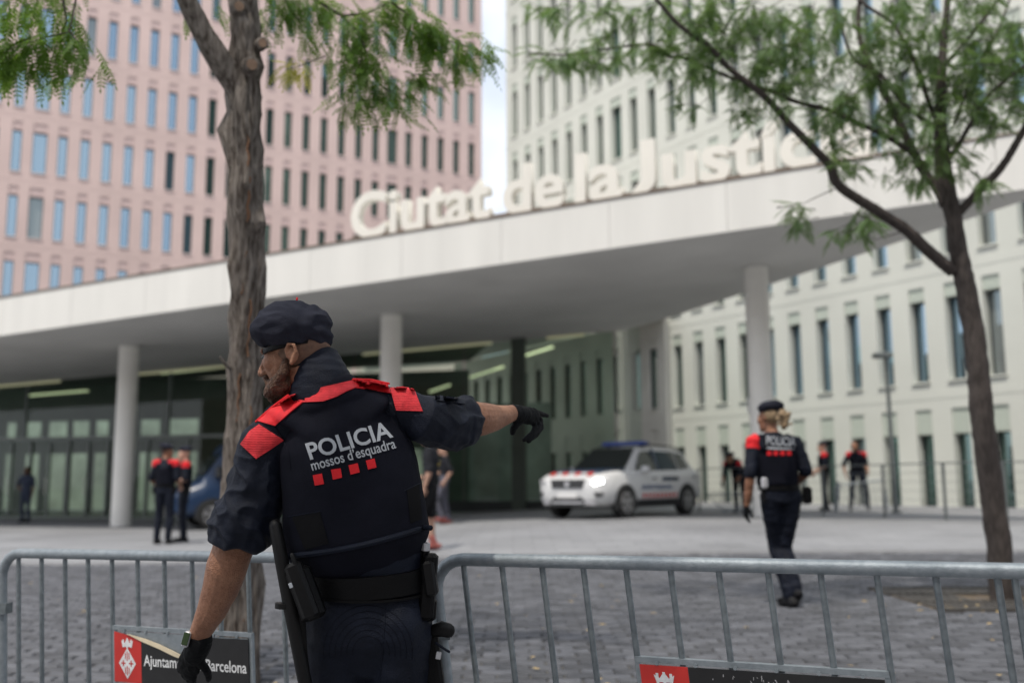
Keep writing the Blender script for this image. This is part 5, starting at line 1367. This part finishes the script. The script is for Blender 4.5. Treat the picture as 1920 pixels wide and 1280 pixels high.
person('policeman bending over a folded barrier behind the policewoman', p, RAD(140), 1.74, dict(waist=(0, .06, 1.04), chest=(0, .20, 1.17), neck=(0, .36, 1.28), head=(0, .46, 1.36), sl=(-.185, .33, 1.22), sr=(.185, .33, 1.22), el=(-.22, .38, .92), wl=(-.2, .52, .75), er=(.22, .38, .92), wr=(.2, .52, .75)), dict(OFF, hand=M_glove), voxel=.015, group='officers in the plaza')
def small_barrier(label, c, ax, dn):
    ax = V(ax).normalized(); dn = V(dn).normalized(); T = lambda u, v: V(c) + ax * u + dn * v
    r_ = thing('crowd_barrier', label, 'barrier', loc=T(0, 1.0), group='barriers being moved')
    MB().tube([T(-.62, 1.0), T(-.62, .08), T(-.55, 0), T(.55, 0), T(.62, .08), T(.62, 1.0)], .02, 8).build('frame', M_galv, r_, smooth=True)
    MB().tube([T(-.62, .86), T(.62, .86)], .015, 8).build('bottom_rail', M_galv, r_, smooth=True)
    for i in range(9): MB().tube([T(-.5 + i * .125, .01), T(-.5 + i * .125, .86)], .010, 6).build('bar', M_galv, r_, smooth=True)
q = D(1608, 905, 25.5); small_barrier('grey barrier held upright in front of the bald policeman', q, (.8, -.45, .12), (.12, -.05, -1))
q = D(1572, 905, 25.7); small_barrier('grey barrier leaning beside the policeman in cap', q, (.25, .95, .05), (-.16, 0, -1))
q = D(1372, 925, 24.6); small_barrier('dark folded barrier lying low beside the policeman who bends down', q, (.9, -.25, 0), (.3, -.85, -.45))
# ------------------------------------------------------------------ the pointing policeman
ZO = 3.05; KM = ZO / F                                   # metres per pixel at his distance
U = lambda x, y, dz=0.0: D(x, y, ZO + dz)
XR = V((1, 0, 0))
def ptube(b, pts, n=20, mi=0, cap=True, hint=XR):
    """pts: (x, y, depth offset, half width in pixels, half depth in pixels)"""
    b.tube([U(x, y, z) for x, y, z, *_q in pts], [(q[0] * KM, (q[1] if len(q) > 1 else q[0]) * KM) for x, y, z, *q in pts], n, mi, hint=hint, roundcap=cap)
base = U(690, 1600); base.z = g(base.x, base.y)
cop = thing('person', 'policeman in dark beret and red shouldered vest pointing right with his gloved hand', 'person', loc=base)
fy = V((-.965, .20, -.17)).normalized(); uz = V((-.14, -.03, 1)); uz = (uz - fy * uz.dot(fy)).normalized(); rx = fy.cross(uz)
HM = Matrix((rx, fy, uz)).transposed()
HC = U(553, 667, .035)
hq = lambda x, y, z: HC + HM @ V((x, y, z))
zf_ = lambda z: V((0, 0, z))
# body: one continuous skin
b = MB()
head_vol(b, HC, HM, 1.0, 0, U(604, 735, .03), 1)
ptube(b, [(604, 720, .03, 34), (612, 745, .02, 60, 45), (632, 785, .0, 95, 50), (645, 850, 0, 105, 58), (665, 960, 0, 98, 56), (688, 1080, 0, 92, 56), (690, 1150, 0, 105, 62)])
ptube(b, [(620, 770, 0, 30), (500, 836, 0, 32), (478, 920, 0, 32), (446, 1010, .02, 36), (436, 1032, .02, 38), (425, 1063, .03, 38.5), (413, 1105, .05, 34), (396, 1145, .07, 28.5), (380, 1176, .09, 22.5), (372, 1193, .10, 19.5), (364, 1222, .12, 19)], 18)
ptube(b, [(650, 765, 0, 30), (785, 782, 0, 32), (840, 792, .10, 32), (872, 787, .17, 34), (890, 785, .20, 35), (905, 785, .24, 33), (925, 783, .30, 28), (945, 778, .36, 21.5), (962, 774, .41, 17.5), (978, 776, .45, 16)], 18, hint=V((0, 0, 1)))
for s_, pts in ((0, [(632, 1160, 0, 52), (626, 1300, .0, 48), (618, 1420, .02, 38), (606, 1540, .0, 36), (600, 1625, -.01, 28)]), (1, [(745, 1155, 0, 52), (748, 1300, .0, 48), (756, 1420, .02, 38), (766, 1540, 0, 36), (772, 1625, -.01, 28)])):
    ptube(b, pts, 16)
def mus(p, n, kd): return .0022 * noise.noise(V((p.x * 17, p.y * 17, p.z * 13)) + V((2, 5, 1))) + .0010 * noise.noise(V((p.x * 30, p.y * 30, p.z * 14))) + .0006 * noise.noise(p * 80)
link('body', remesh(b, 'body', [M_skin, M_eye], .0036, 3, .5, mus), cop)
# shirt
def ridge(q): return 1 - abs(noise.noise(q)) * 2
LA0, LA1 = U(494, 832), U(449, 1015); RA0, RA1 = U(790, 782), U(878, 788, .17)
def folds(p, n, kd):
    w = 0; v = .0015 * noise.noise(p * 26)
    for a, c in ((LA0, LA1), (RA0, RA1)):
        ax = (c - a); t = (p - a).dot(ax) / ax.length_squared; rr = (p - a - ax * t).length
        if -.3 < t < 1.3 and rr < .16: w = max(w, S((t + .15) / .5))
        if w > 0 and -.3 < t < 1.3 and rr < .16:
            q = (p - ax.normalized() * (p - a).dot(ax.normalized()) * .45)
            v += w * (.010 * noise.noise(V((q.x * 19, q.y * 19, q.z * 19)) + V((3, 1, 2))) + .011 * (ridge(V((p.x * 12 + p.z * 9, p.y * 8, p.z * 12 - p.x * 7))) ** 2 * (1 if ridge(V((p.x * 12 + p.z * 9, p.y * 8, p.z * 12 - p.x * 7))) > 0 else 0) - .35) + .0035 * (ridge(q * 21) - .5) + .0012 * noise.noise(p * 48))
    if w == 0: v += .004 * noise.noise(V((p.x * 9, p.y * 9, p.z * 30)))
    return v
b = MB()
ptube(b, [(692, 1100, 0, 106, 70), (689, 1080, 0, 108, 71), (676, 1015, 0, 112, 74), (664, 940, 0, 118, 78), (650, 870, 0, 124, 78), (640, 815, 0, 122, 70), (631, 780, 0, 104, 58), (620, 752, .01, 74, 48), (606, 730, .02, 52, 44)], 28)
ptube(b, [(610, 760, .01, 40), (538, 793, 0, 42), (494, 832, 0, 46), (486, 880, 0, 48), (478, 925, 0, 53), (459, 970, .0, 59), (451, 1002, .01, 56)], 22, 0, False)
ptube(b, [(468, 948, .0, 52), (463, 958, .0, 60), (457, 978, .0, 63), (450, 1004, .01, 61), (447, 1018, .01, 54)], 22, 0, False)
ptube(b, [(630, 760, .01, 38), (700, 753, 0, 39), (755, 764, 0, 40), (790, 783, .0, 46), (815, 791, .05, 51), (845, 796, .11, 52), (866, 791, .16, 47), (876, 788, .18, 44)], 22, 0, False)
ptube(b, [(848, 796, .12, 47), (853, 795, .13, 53), (868, 790, .165, 50), (880, 788, .185, 45), (884, 787, .19, 40)], 22, 0, False)
shirt = link('shirt', remesh(b, 'shirt', [M_navy], .0046, 4, .5, folds), cop)
b = MB(); ptube(b, [(606, 742, .02, 66, 58), (604, 722, .02, 60, 55), (601, 704, .025, 54, 52), (600, 694, .028, 50, 50)], 26, hint=V((1, 0, .33)))
link('collar', remesh(b, 'collar', [M_navy], .004, 3, .5, lambda p, n, k: .003 * noise.noise(V((p.x * 18, p.y * 18, p.z * 60)))), shirt)
# vest
b = MB()
ptube(b, [(671, 1019, 0, 137, 90), (668, 1000, 0, 138, 94), (661, 930, 0, 132, 95), (654, 880, 0, 129, 95), (646, 830, 0, 123, 92), (640, 795, 0, 108, 82), (634, 768, .0, 86, 66), (628, 748, .0, 62, 52)], 32, hint=V((1, 0, .21)))
for pts in ([(600, 805, -.095, 34, 18), (556, 778, -.06, 34, 20), (526, 775, -.005, 33, 20), (520, 800, .07, 33, 20), (540, 850, .11, 33, 20)], [(655, 780, -.09, 40, 18), (690, 750, -.055, 42, 19), (704, 740, .0, 38, 18), (706, 770, .07, 36, 18), (700, 830, .11, 36, 18)], [(560, 772, -.065, 20), (610, 756, -.075, 20), (670, 740, -.06, 20)]):
    ptube(b, pts, 14)
def vfold(p, n, kd): return .003 * noise.noise(V((p.x * 5, p.y * 5, p.z * 7))) + .0016 * noise.noise(V((p.x * 16, p.y * 10, p.z * 22)))
vest = link('vest', remesh(b, 'vest', [M_vest], .0050, 18, .5, vfold), cop)
bv = bvh_of([vest, shirt])
ptube_h = MB(); pts = []
for i in range(25):
    t = i / 24; x = 533 + 274 * t; y = 1047 - 58 * t + 9 * math.sin(math.pi * t)
    d = ray(x, y - 4).normalized(); h, *_q = bv.ray_cast(CAM, d)
    pts.append((h if h else U(x, y, -.1)) - d * .002)
ptube_h.tube(pts, .0085, 8, roundcap=True); ptube_h.build('hem_binding', M_navy, vest, smooth=True)
M_velcro = cloth('velcro', (.007, .007, .008), .3, .95, 500, .6)
drape_poly('velcro_patch', [(763, 919), (785, 908), (792, 972), (770, 980)], M_velcro, bv, .002, vest)
drape_poly('velcro_patch', [(548, 969), (600, 960), (616, 1018), (572, 1030)], M_velcro, bv, .002, vest)
M_redy = mat('red_quilted_cloth', (.52, .026, .034), .75, .22, 45, 0, spec=.3)
_t = M_redy.node_tree; _bs = _t.nodes['Principled BSDF']; _w = _t.nodes.new('ShaderNodeTexWave'); _w.wave_type = 'BANDS'; _w.bands_direction = 'Z'; _w.inputs['Scale'].default_value = 62; _w.inputs['Distortion'].default_value = 2.5; _w.inputs['Detail Scale'].default_value = 3
_tc = _t.nodes.new('ShaderNodeTexCoord'); _bp = _t.nodes.new('ShaderNodeBump'); _bp.inputs['Strength'].default_value = .35; _bp.inputs['Distance'].default_value = .004
_t.links.new(_tc.outputs['Object'], _w.inputs['Vector']); _t.links.new(_w.outputs['Fac'], _bp.inputs['Height']); _t.links.new(_bp.outputs[0], _bs.inputs['Normal'])
M_reds = mat('red_smooth_cloth', (.56, .010, .016), .65, .10, 30, .1, 90, spec=.35)
drape_poly('red_yoke', [(541, 742), (580, 731), (620, 722), (664, 712), (667, 726), (650, 733), (632, 743), (606, 752), (567, 754)], M_redy, bv, .004, vest, .003, 4)
drape_poly('red_shoulder_patch', [(451, 832), (468, 808), (486, 795), (532, 825), (506, 843), (480, 860)], M_redy, bv, .004, shirt, .003, 4)
drape_poly('red_shoulder_patch', [(731, 727), (755, 725), (776, 729), (793, 771), (768, 770), (743, 769)], M_redy, bv, .004, shirt, .003, 4)
drape_poly('red_strap', [(483, 789), (510, 764), (541, 743), (567, 754), (545, 772), (516, 798)], M_reds, bv, .006, vest, .004, 4)
drape_poly('red_strap', [(664, 711), (695, 714), (727, 721), (733, 737), (700, 730), (667, 726)], M_reds, bv, .006, vest, .004, 4)
for e in ([(480, 788), (509, 762), (540, 741)], [(662, 709), (696, 712), (729, 719)]):
    q = []
    for x, y in e:
        d = ray(x, y + 2).normalized(); h, *_q = bv.ray_cast(CAM, d); q.append((h if h else U(x, y, -.05)) - d * .007)
    MB().tube(q, .0035, 6, roundcap=True).build('strap_edge', M_red, vest, smooth=True)
drape_text('POLICIA', (579.5, 861.5), (158, -43.5), (-10.3, -30.3), M_greytext, bv, .0025, vest, .022)
drape_text('mossos d’esquadra', (584.8, 882), (158.5, -43), (-5.6, -19.0), M_greytext, bv, .0025, vest, .012)
for sq in ([(586.4, 890.6), (603.5, 887), (607.5, 906.6), (590.4, 910)], [(620.7, 880), (638.5, 877.4), (641.4, 894.6), (624.2, 899)], [(653.4, 871.7), (670.6, 867.7), (674.6, 884.8), (657.4, 889.4)], [(686, 863), (702, 859), (706, 875.7), (690, 879.7)]):
    drape_poly('red_square', sq, M_red, bv, .0025, vest, .001)
drape_poly('sleeve_tab', [(817, 741), (842, 744), (869, 748), (872, 758), (842, 754), (818, 751)], M_navy, bv, .004, shirt, .005)
def dline(name, pts, r, m, parent, bvh, n=24, off=.0006):
    q = []
    for i in range(n + 1):
        t = i / n * (len(pts) - 1); k = min(int(t), len(pts) - 2); x = pts[k][0] + (pts[k + 1][0] - pts[k][0]) * (t - k); y = pts[k][1] + (pts[k + 1][1] - pts[k][1]) * (t - k)
        d = ray(x, y).normalized(); h, *_q = bvh.ray_cast(CAM, d)
        if h: q.append(h - d * off)
    if len(q) > 2: MB().tube(q, r, 5).build(name, m, parent, smooth=True)
dline('armhole_binding', [(733, 738), (740, 768), (752, 805), (772, 835), (784, 855)], .0028, M_vest, vest, bv)
dline('armhole_binding', [(515, 799), (530, 822), (541, 848), (545, 880)], .0028, M_vest, vest, bv)
dline('velcro_edge', [(757, 920), (788, 905)], .0012, M_navy, vest, bv); dline('velcro_edge', [(540, 968), (602, 958)], .0012, M_navy, vest, bv)
# trousers
b = MB()
ptube(b, [(689, 1070, 0, 108, 70), (690, 1095, 0, 110, 73), (690, 1125, 0, 116, 80), (688, 1165, 0, 124, 86), (688, 1190, 0, 122, 84)], 28)
b.ell(U(638, 1178, -.045), (.098, .095, .11), None, 16, 12); b.ell(U(738, 1172, -.045), (.098, .095, .11), None, 16, 12)
ptube(b, [(634, 1190, 0, 66, 76), (632, 1260, .0, 62, 70), (627, 1340, .0, 58), (620, 1420, .02, 52), (608, 1530, .0, 46), (601, 1600, -.01, 42)], 20)
ptube(b, [(745, 1185, 0, 66, 76), (746, 1255, .0, 61, 70), (750, 1340, .0, 57), (757, 1420, .02, 52), (766, 1530, 0, 46), (772, 1600, -.01, 42)], 20)
def tfold(p, n, kd): return .0042 * (ridge(V((p.x * 8 + p.z * 7, p.y * 8, p.z * 12))) - .5) + .003 * noise.noise(V((p.x * 14, p.y * 14, p.z * 24))) + .0012 * noise.noise(p * 40)
trous = link('trousers', remesh(b, 'trousers', [M_navy], .0060, 5, .5, tfold), cop)
bt = bvh_of([trous])
for k in range(6):
    r = 84 - k * 11; dline('seat_stitching', [(690 + r * math.cos(a), 1222 - r * 1.05 * math.sin(a)) for a in [math.pi * (1.05 - 1.1 * i / 16) for i in range(17)]], .0008, M_vest, trous, bt, 30)
dline('back_seam', [(722, 1095), (722, 1160), (716, 1230), (712, 1279)], .0016, M_navy, trous, bt)
drape_poly('belt_loop', [(702, 1092), (722, 1091), (722, 1106), (702, 1107)], M_navy, bt, .004, trous)
for x in (600, 772):
    f = MB(); p = U(x, 1622, -.02); p.z = .06
    f.tube([p + V((0, -.07, .0)), p + V((0, .0, .015)), p + V((0, .10, -.005)), p + V((0, .20, -.015))], [(.042, .05), (.048, .06), (.05, .042), (.042, .03)], 14, roundcap=True); f.tube([p + zf_(.0), p + zf_(.14)], [.055, .06], 14, roundcap=True)
    link('boot', remesh(f, 'boot', [M_boot], .008, 4), cop)
# belt and kit
b = MB(); ptube(b, [(690, 1104, 0, 116, 84), (688, 1064, 0, 116, 84)], 32, 0, False, V((1, 0, .14))); belt = b.build('belt', M_black, cop, smooth=True)
MB().tube([U(690, 1108, 0), U(690, 1104, 0)], [(118.5 * KM, 86 * KM)] * 2, 32, hint=V((1, 0, .14))).build('belt_edge', M_black, belt, smooth=True)
def rbox(name, x, y, dz, w, h, d, ang, m, parent, bv_=.006):
    a = RAD(ang); R2 = Matrix(((math.cos(a), 0, math.sin(a)), (0, 1, 0), (-math.sin(a), 0, math.cos(a))))
    return MB().bbox(U(x, y, dz), (w * KM, d, h * KM), bv_, R2).build(name, m, parent)
M_kit = mat('black_kit_plastic', (.0035, .0035, .004), .5, .15, 60, .08, 200, spec=.22)
MB().tube([U(516, 985, -.10), U(530, 1060, -.125), U(545, 1140, -.14), U(574, 1290, -.16), U(588, 1360, -.17)], [.0195, .0205, .021, .020, .020], 14, roundcap=True).build('baton', M_kit, cop, smooth=True)
MB().tube([U(532, 1130, -.135), U(531, 1140, -.137)], .025, 14).build('baton_ring', M_kit, cop, smooth=True)
rad_ = rbox('radio', 567, 1106, -.17, 30, 104, .045, -22, M_kit, cop, .010)
rbox('radio_holder', 574, 1112, -.155, 44, 96, .05, -22, M_black, cop, .012)
MB().tube([U(556, 1062, -.175), U(548, 1040, -.17)], .007, 8, roundcap=True).build('antenna', M_kit, rad_, smooth=True)
rbox('radio_label', 545, 1097, -.195, 6, 9, .004, -22, M_greytext, rad_, .001)
drop = MB(); drop.tube([U(566, 1150, -.15), U(570, 1220, -.15), U(580, 1300, -.15)], [(.010, .004)] * 3, 8, hint=XR); drop.build('leg_strap', M_black, cop, smooth=True)
MB().tube([U(797, 1062, -.02), U(798, 1030, -.02)], .0125, 14).build('torch', M_kit, cop, smooth=True)
MB().tube([U(798, 1031, -.02), U(798.5, 1017, -.02)], .0135, 14).build('torch_cap', M_silver, cop, smooth=True)
rbox('pouch', 803, 1098, -.03, 28, 120, .07, 4, M_black, cop, .010)
rbox('pouch_flap', 806, 1083, -.045, 24, 64, .06, -9, M_kit, cop, .008)
rbox('pouch', 806, 1142, -.02, 24, 40, .05, 4, M_black, cop, .008)
hol = rbox('holster', 812, 1250, .0, 34, 130, .06, -8, M_black, cop, .010)
gp = MB(); gp.tube([U(812, 1182, -.01), U(828, 1178, -.015), U(843, 1182, -.02)], [(.019, .016), (.024, .017), (.022, .016)], 12, hint=V((0, 0, 1)), roundcap=True); gp.build('pistol_grip', M_kit, cop, smooth=True)
MB().tube([U(818, 1205, -.03), U(832, 1215, -.035), U(842, 1221, -.04)], .004, 8, roundcap=True).build('strap_end', M_navy, cop, smooth=True)
rbox('holster_buckle', 822, 1228, -.03, 10, 14, .008, 10, M_silver, hol, .002)
# beret
b = MB(); zt = Matrix.Rotation(RAD(4), 3, 'Y')
b.ell(U(548, 613, .03), (.122, .108, .080), zt, 26, 16); b.ell(U(506, 621, .03), (.060, .082, .052), None, 18, 12); b.ell(U(582, 606, .03), (.060, .09, .056), None, 18, 12); b.ell(U(598, 632, .04), (.045, .075, .04), None, 16, 10)
def bfold(p, n, kd):
    x = (p - HC).x; k = S((x + .02) / .08)
    return .008 * noise.noise(V((p.x * 10 + p.z * 5, p.y * 8, p.z * 22)) + V((0, 0, 4))) + .007 * (ridge(V((p.x * 14 + p.z * 6, p.y * 9, p.z * 34))) - .5) + k * .009 * noise.noise(V((p.x * 34, p.y * 12, p.z * 14)))
bm_ = remesh(b, 'beret', [M_beret], .0042, 5, .5, bfold)
for v in bm_.vertices:
    zl = U(547, 652 - (v.co.x - HC.x) / KM * .03, .03).z
    if v.co.z < zl: v.co.z = zl + (v.co.z - zl) * .08; 
ber = link('beret', bm_, cop)
bb = MB(); rings = []
for zz, k in ((-.004, .985), (.004, 1.0), (.010, .985), (.010, .9)):
    rings.append([U(549, 653, .035) + HM @ V((.084 * k * math.cos(a), .103 * k * math.sin(a) - .008, zz)) for a in [2 * math.pi * i / 32 for i in range(32)]])
bb.loft(rings); bb.build('beret_band', M_black, ber, smooth=True)
MB().tube([U(556, 566, .03), U(557, 559, .03)], .003, 6, roundcap=True).build('beret_tip', M_red, ber, smooth=True)
# cropped hair and beard
M_fade = mat('cropped_hair', (.17, .095, .062), .7, .3, 60, .3, 300, var2=(.10, .058, .04))
b = MB(); b.ell(hq(0, -.026, .028), (.0775, .093, .078), HM, 20, 14)
hm = remesh(b, 'hair', [M_fade], .004, 2); link('hair', hm, cop)
b = MB()
for p, r in (((0, .056, -.085), (.056, .052, .040)), ((0, .084, -.108), (.030, .026, .030)), ((0, .099, -.0495), (.026, .012, .0075))): b.ell(hq(*p), r, HM, 16, 12)
for s_ in (-1, 1): b.tube([hq(s_ * .070, .004, -.022), hq(s_ * .066, .016, -.05), hq(s_ * .050, .058, -.085), hq(s_ * .026, .092, -.100)], [.010, .017, .021, .019], 10, roundcap=True)
for s_ in (-1, 1): b.ell(hq(s_ * .046, .043, -.080), (.022, .036, .030), HM, 12, 10)
for s_ in (-1, 1): b.tube([hq(s_ * .012, .105, -.050), hq(s_ * .028, .092, -.066), hq(s_ * .026, .092, -.09)], [.007, .008, .01], 8, roundcap=True)
link('beard', remesh(b, 'beard', [M_beard], .003, 2, .5, lambda p, n, k: .0022 * noise.noise(p * 120) + .002 * noise.noise(p * 55)), cop)
# gloves
b = MB()
ptube(b, [(377, 1196, .098, 23), (372, 1210, .105, 24), (365, 1226, .12, 23)], 14)
fingers(b, U(366, 1216, .12), U(392, 1150, .07), V((.25, .95, -.1)), 1, .38, 0, 1.12)
link('glove', remesh(b, 'glove', [M_glove], .003, 3, .5, lambda p, n, k: .0018 * noise.noise(p * 70)), cop)
b = MB()
ptube(b, [(962, 774, .405, 18.5), (972, 775, .425, 19), (984, 777, .45, 17)], 14, hint=V((0, 0, 1)))
ptube(b, [(975, 777, .43, 19, 11), (990, 779, .46, 20, 12), (1003, 781, .49, 19, 11)], 14, hint=V((0, 0, 1)))
for pts, r in (([(1001, 771, .49), (1009, 774, .52), (1017, 776.5, .55), (1026, 779, .58)], (6.3, 5.8, 5.2, 4.4)),
               ([(1004, 776, .50), (1013, 788, .515), (1014, 802, .50), (1005, 815, .475), (997, 822, .46)], (6.6, 6.2, 5.8, 5.3, 4.6)),
               ([(1003, 784, .49), (1010, 796, .495), (1008, 809, .48), (998, 820, .455), (991, 827, .44)], (6.4, 6.0, 5.6, 5.2, 4.5)),
               ([(1000, 790, .475), (1003, 800, .475), (999, 811, .46), (989, 819, .44), (983, 824, .43)], (5.8, 5.5, 5.1, 4.7, 4.2)),
               ([(975, 788, .425), (967, 796, .415), (963, 804, .41), (961, 810, .41)], (8.5, 7.2, 6.6, 5.8))):
    b.tube([U(*p) for p in pts], [v * (ZO + .45) / F for v in r], 10, roundcap=True)
link('glove', remesh(b, 'glove', [M_glove], .0026, 3, .5, lambda p, n, k: .0014 * noise.noise(p * 80)), cop)
# watch on the left wrist
M_wface = mat('watch_glass', (.025, .045, .015), .12, 0)
wx = (U(372, 1197, .1) - U(388, 1160, .08)).normalized(); wc = U(375, 1198, .10)
MB().tube([wc - wx * .011, wc + wx * .011], [(.0385, .036)] * 2, 20, hint=XR).build('watch_strap', M_black, cop, smooth=True)
wf = rbox('watch', 351, 1197, .075, 13, 30, .030, 14, M_silver, cop, .004)
rbox('watch_face', 348, 1197, .058, 12, 24, .004, 14, M_wface, wf, .001)
